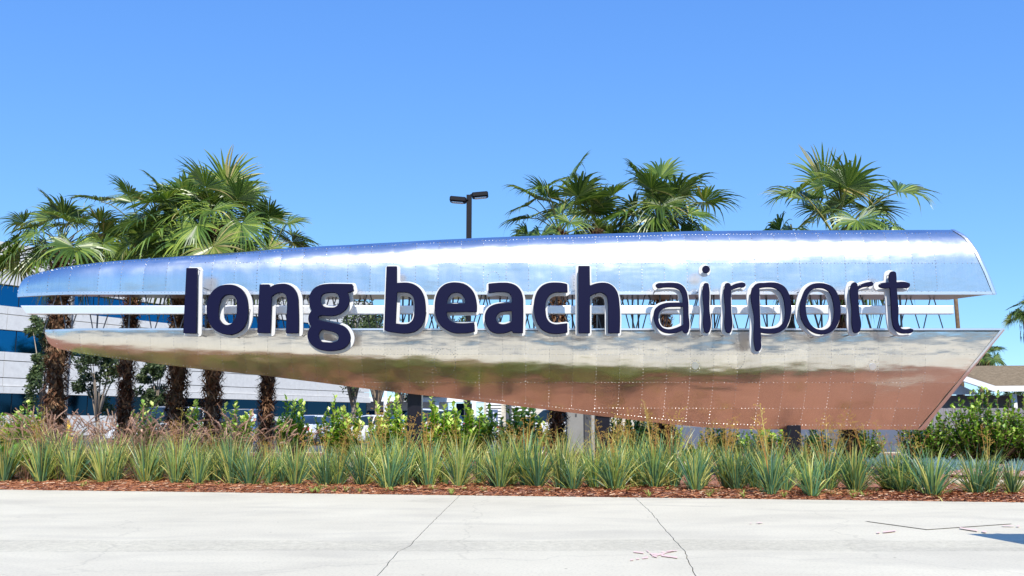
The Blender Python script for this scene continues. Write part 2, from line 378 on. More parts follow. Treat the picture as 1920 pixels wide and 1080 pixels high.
YT = [(33, 538), (34, 530), (38, 523), (46, 517), (60, 513), (100, 504), (200, 493), (300, 485), (400, 478), (500, 470), (600, 463.5), (700, 458), (800, 452), (900, 447), (1000, 443), (1100, 440), (1200, 437), (1300, 434), (1400, 433), (1500, 432), (1900, 431)]
YB = [(85, 631), (88, 640), (96, 648), (110, 654), (150, 663), (200, 671), (280, 681), (350, 690), (500, 705), (600, 718), (700, 731), (800, 742), (900, 753), (1000, 765), (1100, 777), (1200, 788), (1260, 795), (1340, 802), (1420, 805), (1900, 806)]
ZU0 = P(960, 551, YF).z; ZL0 = P(960, 618, YF).z
def XP(px, y=585): return P(px, y, YF).x
def upper(px, u, end=0.0):
    yt = interp(px, YT); tip = max(0, 1 - (px - 33) / 130) ** 2.2
    H0 = P(px, yt, YF + 0.4).z - ZU0; H0 = max(H0, 0.02)
    dep = prof_at(PU, u) * H0
    y = YF + 0.35 * tip + dep; z = ZU0 + u * H0
    x = P(px, 551, YF + 0.35 * tip).x
    if end:                                        # shear toward the cut edge
        v = u; cx = interp(v, [(0, 1866), (0.3, 1851), (0.6, 1833), (0.85, 1812), (1, 1786)])
        xe = P(cx, lerp(551, 431, v), y).x; x = lerp(x, xe, end)
    return Vector((x, y, z))
def lower(px, u, end=0.0):
    yb = interp(px, YB); tip = max(0, 1 - (px - 85) / 110) ** 2.2
    H0 = ZL0 - P(px, yb, YF).z
    for _ in range(3):
        dmax = PL[-1][0] * H0; H0 = ZL0 - P(px, yb, YF + dmax).z
    H0 = max(H0, 0.02)
    y = YF + 0.3 * tip + prof_at(PL, u) * H0; z = ZL0 - u * H0
    x = P(px, 618, YF + 0.3 * tip).x
    if end:
        py = lerp(618, 806, u); xe = P(lerp(1881, 1726, u), py, y).x; x = lerp(x, xe, end)
    return Vector((x, y, z))
def normal(fn, px, u, end=0):
    e = 1e-3; a = fn(px + 1, u, end) - fn(px - 1, u, end); b = fn(px, min(1, u + e), end) - fn(px, max(0, u - e), end)
    if a.length < 1e-7: a = Vector((1, 0, 0))
    n = a.cross(b).normalized(); return n if n.y < 0 else -n
ZG = 0.0
class Wing: pass
def make_wing(name, fn, stations, last_px, rows, seam_us, m):
    W = link(name, None, SIGN); riv = MB(); rr0 = .011 if fn is upper else .0075
    def rivet(p, n, r=0.0085):
        a = n.cross(Vector((0, 0, 1))); a = a.normalized() if a.length > .01 else Vector((1, 0, 0)); b = n.cross(a)
        tv = R.random() ** 1.2
        base = [riv.vert(p + (a * math.cos(k * math.pi / 3) + b * math.sin(k * math.pi / 3)) * r - n * .001, tv) for k in range(6)]
        top = [riv.vert(p + (a * math.cos(k * math.pi / 3) + b * math.sin(k * math.pi / 3)) * r * .6 + n * r * .6, tv) for k in range(6)]
        for k in range(6): riv.face((base[k], base[(k + 1) % 6], top[(k + 1) % 6], top[k]))
        riv.face(top)
    nb = len(stations)
    for i in range(nb):
        lastbay = i == nb - 1
        p0 = stations[i]; p1 = stations[i + 1] if not lastbay else last_px
        rws = rows(0.5 * (p0 + p1))
        for j in range(len(rws) - 1):
            u0, u1 = rws[j], rws[j + 1]
            mb = MB(); na, nb2 = 10, max(4, int(26 * (u1 - u0)))
            amp = R.uniform(-1, 1) * 0.006; k1 = R.uniform(0.6, 1.6); ph = R.uniform(0, 6.28); grid = []
            jit = R.uniform(0, 0.0006)
            for b in range(nb2 + 1):
                row = []
                for a in range(na + 1):
                    s, t = a / na, b / nb2
                    px = lerp(p0, p1, s); u = lerp(u0, u1, t)
                    q = fn(px, u, s if lastbay else 0); n = normal(fn, px, u, s if lastbay else 0)
                    bul = math.sin(math.pi * s) * math.sin(math.pi * t) * (amp + 0.0015 * math.sin(k1 * 6 * s + ph + 3 * t))
                    bul += 0.0025 * noise.noise(Vector((q.x * 2.2, q.z * 3.1, 4))) 
                    row.append(mb.vert(q + n * (bul + jit)))
                grid.append(row)
            for b in range(nb2):
                for a in range(na): mb.face((grid[b][a], grid[b][a + 1], grid[b + 1][a + 1], grid[b + 1][a]))
            mb.build('skin_panel', m, W, smooth=True)
        # seam rivets
        Hpx = (fn(p0, 1) - fn(p0, 0)).length / 0.0095
        n = max(2, int(Hpx / 6.2))
        for k in range(n):
            u = (k + .7) / n
            if u > .97: continue
            rivet(fn(p0, u), normal(fn, p0, u), rr0)
    total = last_px - stations[0]
    for us in seam_us:
        px = us[1] if len(us) > 1 else stations[0] + 12
        while px < last_px - 3:
            u = us[0](px) if callable(us[0]) else us[0]
            if 0.02 < u < 0.99:
                e = max(0, (px - stations[-1]) / (last_px - stations[-1]))
                if R.random() < .96: rivet(fn(px, u, e), normal(fn, px, u, e), rr0)
            px += 6.6
    W_r = riv
    return W, riv, rivet
def u_upper_abs(y):          # seam at a fixed photo height
    def f(px):
        yt = interp(px, YT); return (551 - y) / max(1, 551 - yt)
    return f
def u_lower_abs(y):
    def f(px):
        yb = interp(px, YB); return (y - 618) / max(1, yb - 618)
    return f
st_u = [33 + 0.01, 50, 88, 128, 182] + [182 + 42.6 * k for k in range(1, 38)]
st_u = [s for s in st_u if s < 1768]
def rows_u(px):
    u = u_upper_abs(497)(px)
    return [0.03, u, 0.93, 1.0] if u < 0.86 else [0.03, 0.93, 1.0]
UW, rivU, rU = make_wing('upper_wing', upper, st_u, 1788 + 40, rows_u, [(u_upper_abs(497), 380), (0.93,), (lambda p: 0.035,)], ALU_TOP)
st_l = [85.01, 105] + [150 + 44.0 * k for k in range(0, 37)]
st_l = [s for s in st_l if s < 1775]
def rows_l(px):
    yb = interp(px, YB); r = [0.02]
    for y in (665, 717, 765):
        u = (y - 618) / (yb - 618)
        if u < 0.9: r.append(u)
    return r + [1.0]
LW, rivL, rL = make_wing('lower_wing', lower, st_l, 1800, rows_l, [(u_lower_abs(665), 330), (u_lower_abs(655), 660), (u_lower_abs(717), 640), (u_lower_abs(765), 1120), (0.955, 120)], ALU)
for (cx, cy, rx, ry, fnn, rr, top) in ((1303, 686, 9, 11, lower, rL, 0), (1635, 687, 9, 11, lower, rL, 0), (834, 680, 20, 26, lower, rL, 0), (1380, 668, 16, 24, lower, rL, 0), (925, 526, 12, 14, upper, rU, 1)):
    k = int((rx + ry) * 2 * 1.5 / 4.2)
    for q in range(k):
        a = 2 * math.pi * q / k; px = cx + rx * math.cos(a); py = cy + ry * math.sin(a)
        u = u_upper_abs(py)(px) if top else u_lower_abs(py)(px)
        rr(fnn(px, u), normal(fnn, px, u), 0.009)
tag(rivU.build('rivets', RIVET, UW), kind='stuff'); tag(rivL.build('rivets', RIVET, LW), kind='stuff')
for cx, cy in ((1303, 686), (1635, 687)):
    u = u_lower_abs(cy)(cx); c = lower(cx, u); n = normal(lower, cx, u)
    a = Vector((1, 0, 0)); b = n.cross(a); mb = MB()
    mb.tube([c + n * .001, c + n * .012], 0.062, 16); mb.build('inspection_plate', TRIM, LW)
# trims, soffit, backs
def sweep(name, pts, wy, wz, m, parent):
    mb = MB(); rings = []
    for p in pts: rings.append([mb.vert(p + Vector((0, sy * wy, sz * wz))) for sy, sz in ((0, 0), (1, 0), (1, 1), (0, 1))])
    for i in range(len(rings) - 1):
        for k in range(4): mb.face((rings[i][k], rings[i][(k + 1) % 4], rings[i + 1][(k + 1) % 4], rings[i + 1][k]))
    mb.face(rings[0]); mb.face(rings[-1]); return mb.build(name, m, parent)
pts = [upper(px, 0) + Vector((0, -0.006, -0.012)) for px in list(np.linspace(33.1, 160, 14)) + [1768]]; pts.append(P(1867, 551, YF) + Vector((0, -.006, -.012)))
sweep('edge_trim', pts, 0.04, 0.055, TRIM, UW)
pts = [lower(px, 0) + Vector((0, -0.006, -0.012)) for px in list(np.linspace(85.1, 190, 12)) + [1775]]; pts.append(P(1883, 618, YF) + Vector((0, -.006, -.012)))
sweep('edge_trim', pts, 0.05, 0.035, TRIM, LW)
def endcap(fn, base, m, parent, depth):
    mb = MB(); prev = None
    for k in range(25):
        u = k / 24; p = fn(base, u, 1.0); n = normal(fn, base - 5, u, 0.9)
        a, b, c, d = p + n * .012, p + n * .012 + Vector((0.035, 0.01, 0)), p + Vector((0.035, 0.06, 0)), p + Vector((-0.05, 0.0, 0)) + n * .012
        ring = [mb.vert(q) for q in (d, a, b, c)]
        if prev:
            for q in range(3): mb.face((prev[q], prev[q + 1], ring[q + 1], ring[q]))
        prev = ring
    mb.build('end_trim', m, parent, smooth=False)
endcap(upper, 1828, TRIM, UW, .8); endcap(lower, 1800, TRIM, LW, .8)
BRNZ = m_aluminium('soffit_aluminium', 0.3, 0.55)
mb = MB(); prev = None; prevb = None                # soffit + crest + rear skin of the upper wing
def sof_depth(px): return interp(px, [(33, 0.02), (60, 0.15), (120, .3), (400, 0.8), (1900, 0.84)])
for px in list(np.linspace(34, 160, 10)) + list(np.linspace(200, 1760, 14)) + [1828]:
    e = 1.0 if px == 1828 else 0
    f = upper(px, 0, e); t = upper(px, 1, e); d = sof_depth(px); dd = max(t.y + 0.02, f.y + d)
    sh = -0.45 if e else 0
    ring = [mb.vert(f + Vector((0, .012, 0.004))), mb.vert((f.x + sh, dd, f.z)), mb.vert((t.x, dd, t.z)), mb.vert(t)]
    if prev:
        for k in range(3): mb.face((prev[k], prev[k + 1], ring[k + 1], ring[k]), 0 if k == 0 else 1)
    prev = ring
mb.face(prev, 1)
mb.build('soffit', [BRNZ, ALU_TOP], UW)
mb = MB(); prev = None
for px in list(np.linspace(86, 190, 10)) + list(np.linspace(230, 1760, 14)) + [1800]:
    e = 1.0 if px == 1800 else 0
    f = lower(px, 0, e); t = lower(px, 1, e); dd = max(f.y + min(.8, sof_depth(px)), t.y + .03)
    ring = [mb.vert(f + Vector((0, .012, -0.004))), mb.vert((f.x, dd, f.z - .004)), mb.vert((t.x, dd, t.z + .004)), mb.vert(t + Vector((0, 0, .002)))]
    if prev:
        for k in range(3): mb.face((prev[k], prev[k + 1], ring[k + 1], ring[k]))
    prev = ring
mb.face(prev); mb.build('rear_skin', ALU_TOP, LW)
# middle bar
a, b = P(38, 573, YF - .02), P(1788, 573, YF - .02); zb = P(960, 589, YF).z; zt = P(960, 573, YF).z
mb = MB(); x0, x1 = a.x, b.x
fv = [(x0, YF - .03, zt), (x0 + .12, YF - .03, zb), (x1, YF - .03, zb), (x1, YF - .03, zt)]
f_ = [mb.vert(p) for p in fv]; g_ = [mb.vert((p[0], YF + .09, p[2])) for p in fv]
mb.face(f_); mb.face(g_[::-1])
for k in range(4): mb.face((f_[k], g_[k], g_[(k + 1) % 4], f_[(k + 1) % 4]))
bar = mb.build('middle_bar', BARM, SIGN); bv = bar.modifiers.new('b', 'BEVEL'); bv.width = .012; bv.segments = 2
# truss struts
def strut(p, q, r): mb = MB(); mb.tube([p, q], r, 8); mb.build('truss_strut', STRUTM, SIGN, smooth=False)
zt_, zb_ = ZU0 + .01, ZL0 - .02
for pl, (yy, off) in enumerate(((YF + .16, 0), (YF + .62, 26))):
    px = 78 + off
    while px < 1760:
        if pl == 1 and px < 330: px += 52; continue
        j = R.uniform(-5, 5)
        a, b, c = XP(px + j), XP(px + 20 + j), XP(px + 38 + j)
        if R.random() < .8: strut((a, yy, zb_), (b, yy, zt_), .011)
        if R.random() < .85: strut((c + .05, yy, zb_), (b + .06, yy, zt_), .011)
        if R.random() < .55: strut((c + .1, yy + .03, zb_), (c + .1, yy + .03, zt_), .016)
        px += R.choice((44, 52, 58))
# support posts
for px, wd in ((778, .26), (1129, .26), (1484, .26)):
    Y = 17.75; x = P(px, 790, Y).x; mb = MB()
    mb.box((x, Y, 1.2), (wd, .3, 2.5)); mb.box((x, Y - .1, 3.1), (wd * .62, .2, 2.6))
    o = mb.build('support_post', STEEL, SIGN); bv = o.modifiers.new('b', 'BEVEL'); bv.width = .02; bv.segments = 2

# ------------------------------------------------------------------ LETTERS
C = 1
GL = [
 ('l', 330, 490, 7.2, [[(137,88,C),(283,88,C),(270,975,C),(94,970,C)]]),
 ('o', 330, 490, 7.2, [[(700,312),(800,325),(890,380),(945,470),(968,580),(970,700),(950,820),(900,910),(820,970),(720,992),(620,975),(520,925),(450,840),(415,720),(412,600),(440,480),(500,390),(590,330)],
   [(715,450),(770,460),(808,510),(818,600),(812,710),(780,800),(735,845),(680,857),(620,830),(580,770),(572,680),(585,580),(620,495),(665,457)]]),
 ('n', 470, 510, 6.75, [[(110,155,C),(235,155,C),(244,190,C),(300,160),(380,147),(450,150),(520,180),(570,240),(598,330),(603,420),(603,775,C),(443,775,C),(450,560),(455,350),(445,300),(410,268),(350,264),(300,285),(262,312,C),(245,775,C),(80,770,C)]]),
 ('g', 470, 510, 6.75, [[(1285,150,C),(1305,240,C),(1225,262,C),(1248,330),(1243,400),(1205,470),(1130,530),(1030,557),(930,553),(880,552),(855,572),(862,598),(900,612),(1000,635),(1100,655),(1190,690),(1245,760),(1262,830),(1240,910),(1170,970),(1060,998),(950,998),(840,970),(760,910),(718,830),(725,750),(765,685,C),(735,640),(728,580),(745,520),(775,488,C),(745,430),(735,360),(750,280),(800,205),(880,162),(980,148),(1100,147)],
   [(1000,262),(1060,263),(1105,290),(1120,340),(1110,400),(1070,440),(1000,447),(930,435),(890,390),(885,340),(905,290),(950,268)],
   [(895,735),(960,740),(1060,768),(1102,795),(1115,830),(1100,865),(1050,885),(960,887),(900,878),(866,835),(866,775)]]),
 ('b', 710, 490, 7.2, [[(105,65,C),(245,65,C),(245,290,C),(320,285),(400,287),(480,310),(560,370),(610,460),(630,560),(635,680),(620,790),(575,880),(500,945),(410,970),(300,972),(200,960),(110,942),(73,925,C)],
   [(248,418,C),(330,418),(400,425),(450,460),(478,530),(485,620),(478,720),(450,800),(400,838),(330,845),(230,836,C)]]),
 ('e', 710, 490, 7.2, [[(1060,283),(1150,300),(1230,350),(1290,430),(1320,530),(1328,620),(1325,683,C),(918,685,C),(925,735),(960,790),(1020,822),(1100,832),(1200,830),(1290,822,C),(1300,945,C),(1220,965),(1120,972),(1020,968),(920,930),(830,860),(780,770),(757,670),(757,560),(775,460),(820,370),(890,310),(970,285)],
   [(1045,422),(1105,435),(1145,480),(1165,530),(1165,568,C),(922,570,C),(928,530),(950,475),(990,435)]]),
 ('a', 895, 490, 7.2, [[(148,300,C),(240,290),(340,285),(440,292),(530,330),(590,400),(618,490),(622,600),(618,968,C),(480,968,C),(465,935,C),(400,962),(320,975),(240,970),(170,935),(120,860),(98,770),(110,690),(155,620),(230,580),(330,562),(465,558,C),(465,510),(450,460),(420,427),(370,415),(300,413),(150,428,C)],
   [(465,672,C),(400,673),(330,680),(280,710),(255,760),(265,810),(310,842),(370,845),(420,830),(465,805,C)]]),
 ('c', 895, 490, 7.2, [[(1215,305,C),(1220,420,C),(1130,418),(1050,422),(980,455),(938,520),(922,600),(925,690),(942,770),(980,820),(1040,845),(1130,842),(1216,832,C),(1218,960,C),(1130,975),(1030,978),(930,955),(850,900),(800,820),(770,710),(762,600),(775,490),(810,400),(870,330),(950,292),(1050,283),(1140,288)]]),
 ('h', 1070, 490, 7.2, [[(105,60,C),(258,60,C),(262,325,C),(330,300),(420,285),(500,292),(570,330),(625,400),(650,480),(660,560),(665,970,C),(508,970,C),(505,700),(503,550),(485,470),(430,427),(360,428),(300,450),(262,470,C),(262,970,C),(105,970,C)]]),
 ('a', 1210, 490, 7.2, [[(170,362),(145,340),(142,315),(165,298),(250,290),(380,288),(460,300),(520,340),(560,410),(580,520),(586,700),(588,930),(575,962),(545,972),(515,955),(505,930,C),(440,960),(330,975),(250,960),(170,905),(125,820),(112,720),(135,640),(190,590),(270,562),(380,555),(505,555,C),(500,470),(470,400),(410,362),(330,352),(250,354)],
   [(515,615,C),(400,615),(300,622),(230,650),(190,700),(180,770),(195,840),(240,895),(310,915),(400,900),(470,872),(515,850,C)]]),
 ('i', 1210, 490, 7.2, [[(785,330),(796,300),(825,288),(853,300),(862,340),(868,640),(877,925),(864,955),(835,970),(806,955),(795,925),(790,640)],
   [(822+52*math.cos(k*math.pi/6), 107+52*math.sin(k*math.pi/6)) for k in range(12)]]),
 ('r', 1210, 490, 7.2, [[(1075,330),(1085,300),(1112,288),(1142,298),(1158,332,C),(1200,308),(1260,290),(1320,284),(1350,298),(1356,325),(1335,348),(1270,352),(1200,375),(1158,394,C),(1162,650),(1168,925),(1155,958),(1125,970),(1094,955),(1083,925),(1078,650)]]),
 ('p', 1390, 510, 6.752, [[(155,185),(185,152),(300,135),(390,130),(470,140),(550,185),(600,260),(630,370),(635,500),(610,620),(560,710),(480,765),(390,782),(300,778),(250,768,C),(252,870),(252,965),(235,995),(208,1004),(183,992),(173,960),(165,600)],
   [(230,205,C),(330,193),(410,200),(480,240),(525,310),(550,420),(555,530),(535,630),(480,690),(400,712),(320,715),(245,706,C)]]),
 ('o', 1390, 510, 6.752, [[(980,138),(1060,145),(1150,180),(1220,270),(1250,380),(1262,500),(1245,610),(1200,700),(1130,765),(1040,790),(950,780),(850,725),(780,640),(747,540),(747,420),(775,300),(820,210),(890,155)],
   [(985,203),(1060,215),(1115,255),(1150,330),(1172,430),(1175,530),(1155,630),(1110,700),(1040,730),(960,722),(890,670),(845,590),(822,490),(825,380),(845,290),(890,230)]]),
 ('r', 1570, 495, 7.2, [[(188,290),(205,256),(240,244),(268,262),(278,300,C),(340,265),(420,242),(470,240),(490,262),(478,292),(440,302),(350,314),(283,348,C),(296,620),(312,890),(298,917),(255,932),(222,920),(212,890),(196,600)]]),
 ('t', 1570, 495, 7.2, [[(705,140),(720,108),(758,97),(792,112),(800,150),(803,245,C),(950,248),(980,262),(985,288),(965,318),(900,325),(806,322,C),(830,600),(850,840),(870,868),(920,878),(990,872),(1022,880),(1030,902),(1010,925),(940,938),(860,933),(795,900),(762,850),(745,780),(728,550),(712,322,C),(600,322),(570,308),(562,285),(585,262),(640,250),(706,245,C)]]),
]
def smooth_contour(pts):
    n = len(pts); P2 = [np.array(p[:2], float) for p in pts]; cor = [len(p) > 2 for p in pts]; o = []
    # corners get small fillets
    for i in range(n):
        p0, p1, p2, p3 = P2[i - 1], P2[i], P2[(i + 1) % n], P2[(i + 2) % n]
        c1, c2 = cor[i], cor[(i + 1) % n]
        seg = np.linalg.norm(p2 - p1)
        def tan(a, b, c, corner, fwd):
            if corner: return None
            d1, d2 = np.linalg.norm(b - a) + 1e-6, np.linalg.norm(c - b) + 1e-6
            v = ((b - a) / d1 * d2 + (c - b) / d2 * d1) / (d1 + d2)
            return v * seg
        t1 = tan(p0, p1, p2, c1, 1); t2 = tan(p1, p2, p3, c2, 0)
        if t1 is None and t2 is None: t1 = t2 = p2 - p1
        elif t1 is None: t1 = 2 * (p2 - p1) - t2 ; t1 = t1 * .5 + (p2 - p1) * .5
        elif t2 is None: t2 = 2 * (p2 - p1) - t1 ; t2 = t2 * .5 + (p2 - p1) * .5
        m = 8; s0 = min(.45, 9 / seg) if c1 else 0; s1 = 1 - (min(.45, 9 / seg) if c2 else 0)
        for k in range(m + 1):
            s = lerp(s0, s1, k / m)
            if k == m and not c2: continue
            h = (2*s**3-3*s**2+1)*p1 + (s**3-2*s**2+s)*t1 + (-2*s**3+3*s**2)*p2 + (s**3-s**2)*t2
            o.append(h)
            if k == m and c2:                      # midpoint of fillet
                nx_ = P2[(i + 2) % n]; a = h; sN = min(.45, 9 / (np.linalg.norm(nx_ - p2) + 1e-6)); b = p2 + (nx_ - p2) * sN
                o.append(.25 * a + .5 * p2 + .25 * b)
    return o
def sdf_contours(polys, level, res=0.011):
    allp = np.vstack(polys); mn = allp.min(0) - level * 1.6 - .03; mx = allp.max(0) + level * 1.6 + .03
    gx = np.arange(mn[0], mx[0], res); gy = np.arange(mn[1], mx[1], res); X, Y = np.meshgrid(gx, gy)
    D = np.full(X.shape, 1e9); inside = np.zeros(X.shape, bool)
    for pl in polys:
        A = pl; B = np.roll(pl, -1, 0)
        for a, b in zip(A, B):
            d = b - a; L2 = d @ d + 1e-12
            t = np.clip(((X - a[0]) * d[0] + (Y - a[1]) * d[1]) / L2, 0, 1)
            D = np.minimum(D, (X - a[0] - t * d[0]) ** 2 + (Y - a[1] - t * d[1]) ** 2)
            c = ((a[1] > Y) != (b[1] > Y))
            if c.any():
                xi = a[0] + (Y - a[1]) / (b[1] - a[1] + 1e-15) * d[0]
                inside ^= (c & (X < xi))
    S = np.sqrt(D) * np.where(inside, -1, 1) - level
    segs = {}
    def ip(i0, j0, i1, j1):
        a, b = S[j0, i0], S[j1, i1]; t = a / (a - b)
        return (gx[i0] + t * (gx[i1] - gx[i0]), gy[j0] + t * (gy[j1] - gy[j0]))
    nxt = {}; pos = {}
    neg = S < 0
    code = neg[:-1, :-1] * 1 + neg[:-1, 1:] * 2 + neg[1:, 1:] * 4 + neg[1:, :-1] * 8
    T = {1: [(3, 0)], 2: [(0, 1)], 3: [(3, 1)], 4: [(1, 2)], 5: [(3, 2), (1, 0)], 6: [(0, 2)], 7: [(3, 2)], 8: [(2, 3)], 9: [(2, 0)], 10: [(0, 3), (2, 1)], 11: [(2, 1)], 12: [(1, 3)], 13: [(1, 0)], 14: [(0, 3)]}
    js, is_ = np.nonzero((code > 0) & (code < 15))
    for j, i in zip(js, is_):
        ed = {0: ('h', i, j), 1: ('v', i + 1, j), 2: ('h', i, j + 1), 3: ('v', i, j)}
        pt = {0: (i, j, i + 1, j), 1: (i + 1, j, i + 1, j + 1), 2: (i, j + 1, i + 1, j + 1), 3: (i, j, i, j + 1)}
        for a, b in T[int(code[j, i])]:
            nxt[ed[a]] = ed[b]
            for q in (a, b):
                if ed[q] not in pos: pos[ed[q]] = ip(*pt[q])
    outc = []; seen = set()
    for s in list(nxt):
        if s in seen: continue
        loop = []; c = s
        while c in nxt and c not in seen: seen.add(c); loop.append(pos[c]); c = nxt[c]
        if len(loop) > 8:
            a = np.array(loop); a = (np.roll(a, 1, 0) + 2 * a + np.roll(a, -1, 0)) / 4; outc.append(a[::2])
    return outc
def curve_mesh(name, polys, extrude, bevel, m, y0):
    cu = bpy.data.curves.new(name, 'CURVE'); cu.dimensions = '2D'; cu.fill_mode = 'BOTH'; cu.extrude = extrude - bevel; cu.bevel_depth = bevel; cu.bevel_resolution = 2; cu.offset = -bevel
    for pl in polys:
        sp = cu.splines.new('POLY'); sp.points.add(len(pl) - 1); sp.points.foreach_set('co', np.hstack([pl, np.zeros((len(pl), 1)), np.ones((len(pl), 1))]).ravel()); sp.use_cyclic_u = True
    ob = bpy.data.objects.new('tmp', cu); COL.objects.link(ob)
    me = bpy.data.meshes.new_from_object(ob.evaluated_get(bpy.context.evaluated_depsgraph_get()))
    bpy.data.objects.remove(ob); bpy.data.curves.remove(cu)
    co = np.empty(len(me.vertices) * 3); me.vertices.foreach_get('co', co); co = co.reshape(-1, 3)
    co = np.stack([co[:, 0], y0 - co[:, 2], co[:, 1]], 1); me.vertices.foreach_set('co', co.ravel())
    me.materials.clear(); me.materials.append(m); me.name = name; me.update(); return me
YL = 16.30                                           # front of the dark faces
for gi, (ch, ox, oy, s, conts) in enumerate(GL):
    bold = gi < 9; dep = 0.075 if bold else 0.045; gap = 0.17 if bold else 0.135
    fpol = []
    for c in conts:
        sc_ = smooth_contour(c); fpol.append(np.array([[P(ox + q[0] / s, oy + q[1] / s, YL).x, P(ox + q[0] / s, oy + q[1] / s, YL).z] for q in sc_]))
    bpol = sdf_contours(fpol, 0.040 if bold else 0.040)
    bt = 0.05
    word = 'long' if gi < 4 else 'beach' if gi < 9 else 'airport'
    back = link('letter', curve_mesh('letter', bpol, bt / 2, 0.006, WHITEP, YL + gap + bt / 2), SIGN)
    back['label'] = "white backed navy letter %s of the word %s" % (ch, word)
    link('letter_face', curve_mesh('letter_face', fpol, dep / 2, 0.009, NAVY, YL + dep / 2), back)
    # standoffs hold the face to the backing and the backing to the wing
    mb = MB(); c = fpol[0]
    for k in range(0, len(c), max(1, len(c) // 4)):
        q = c[k] * .93 + c.mean(0) * .07
        if k == 0 or True:
            inner = c[k] + (c[(k + 3) % len(c)] - c[k - 3])[::-1] * np.array([1, -1]) * 0
            mb.tube([(c[k][0] * .985 + c.mean(0)[0] * .015, YL + dep - .01, c[k][1] * .985 + c.mean(0)[1] * .015), (c[k][0] * .985 + c.mean(0)[0] * .015, YL + gap + .005, c[k][1] * .985 + c.mean(0)[1] * .015)], 0.006, 6)
    zs = fpol[0][:, 1]
    for zz in (P(960, 540, YL).z, P(960, 632, YL).z):
        k = int(np.argmin(np.abs(zs - zz) + 10 * 0)); p = c[k]
        px_ = p[0] + (c.mean(0)[0] - p[0]) * 0.08
        mb.tube([(px_, YL + gap + .02, p[1]), (px_, YF + .02, p[1])], 0.011, 6)
    mb.build('standoff', STRUTM, back)
#VEG
# ------------------------------------------------------------------ BACKGROUND BUILDINGS
def line_frame(A, B):
    d = (B - A); Lg = d.length; d.normalize(); return d, Vector((d.y, -d.x, 0)), Lg      # along, outward (towards the camera)
def office():
    T = thing('office_building', 'white concrete three storey office block with blue mirror glass bands', 'building')
    A = Vector((-52.5, 39.4, 0)); B = Vector((-15.2, 102.0, 0)); d, n, Lg = line_frame(A, B)
    if n.y > 0: n = -n
    ang = math.atan2(d.y, d.x)
    def bx(mb, s0, s1, z0, z1, o0, o1, m=0):      # o = distance out of the facade
        c = A + d * ((s0 + s1) / 2) + n * ((o0 + o1) / 2); sz = (s1 - s0, abs(o1 - o0), z1 - z0)
        mb.box((c.x, c.y, (z0 + z1) / 2), sz, m, ang)
    mb = MB(); c = A + d * (Lg / 2) - n * 14.2
    mb.box((c.x, c.y, 6.7), (Lg - .2, 27, 13.3), 0, ang); mb.build('wall', WALL, T)
    levels = [(12.55, 13.75), (11.85, 12.52), (10.72, 11.82), (8.62, 9.2), (7.5, 8.59), (5.33, 5.95), (4.13, 5.30), (3.52, 4.10)]
    k = int(Lg / 7.3); w_ = Lg / k
    cache = {}
    for (z0, z1) in levels:
        for i in range(k):
            mb = MB(); bx(mb, i * w_ + .015, (i + 1) * w_ - .015, z0 + .012, z1 - .012, -.35, 0); mb.build('wall_panel', WALL, T)
    for i in range(k):
        mb = MB(); bx(mb, i * w_ + .01, (i + 1) * w_ - .01, 3.02, 3.5, -.35, .16); mb.build('ledge_panel', WALL, T)
        mb = MB(); bx(mb, i * w_ + .01, (i + 1) * w_ - .01, 0, 1.5, -.35, .05); mb.build('base_panel', WALL, T)
    for fi, (z0, z1, gl) in enumerate(((9.2, 10.72, BLUEGL), (5.95, 7.5, BLUEGL), (1.5, 3.02, DARKGL))):
        q = int(Lg / 3.0); ww = Lg / q
        for i in range(q):
            mb = MB(); bx(mb, i * ww + .02, (i + 1) * ww - .02, z0, z1, -.5, -.42); o = mb.build('window_pane', gl, T)
        for i in range(q + 1): mb = MB(); bx(mb, i * ww - .025, i * ww + .025, z0, z1, -.5, -.40); mb.build('mullion', FRAME, T)
    mb = MB()                                       # pier added in place of a dark entry recess and tree shadow
    bx(mb, 29.2, 30.6, 0, 3.0, -.3, .5); mb.build('entry_stand_in', WALL, T)
office()
def stone_block_building():
    T = thing('stone_building', 'low cream stone block building seen under the middle of the sign', 'building', (P(985, 790, 82).x, 82, 0))
    def b(name, x, y, z0, z1, sx, sy, m): mb = MB(); mb.box((x, y, (z0 + z1) / 2), (sx, sy, z1 - z0)); return mb.build(name, m, T)
    b('wall', 3.2, 3, 0, 6.6, 13.5, 6, BLOCK); b('wall', -6.4, 4.5, 3.1, 6.2, 5.6, 6, BLOCK); b('canopy', -6.4, 1.2, 2.7, 3.1, 6.5, 1.8, WHITE)
    b('window_band', -8.2, .2, 3.6, 4.4, 2.9, 2.6, DARKGL); b('parapet', -8.2, .0, 4.4, 4.75, 3.4, 3.2, WHITE)
    b('entrance_door', -5.3, 1.4, 0, 2.6, 1.4, .3, DARKGL); b('column', -4.4, 0.3, 0, 2.7, .35, .35, WHITE); b('column', -7.6, 0.3, 0, 2.7, .35, .35, WHITE)
    for x in (-5.0, -1.4):
        b('louvre_post', x, -.2, 0, 5.4, .45, .3, DARKG)
    for sx, x0 in ((1.3, -2.7), (2.1, -.2)):
        for k in range(17): b('louvre_slat', x0, -.12, .9 + k * .26, 1.05 + k * .26, sx, .1, WHITE)
stone_block_building()
def far_low_building():
    T = thing('grey_building', 'low grey roofed building behind the trees left of the sign post', 'building', (P(705, 790, 118).x, 118, 0))
    mb = MB(); mb.box((0, 3, 1.7), (17, 6, 3.4)); mb.build('wall', WALL, T)
    mb = MB(); mb.box((0, -.4, 3.65), (18, 8.5, .5)); mb.build('roof', WHITE, T)
    for k in range(5): mb = MB(); mb.box((-6.4 + k * 3.2, -.06, 1.6), (2.2, .1, 1.5)); mb.build('window', DARKGL, T)
far_low_building()
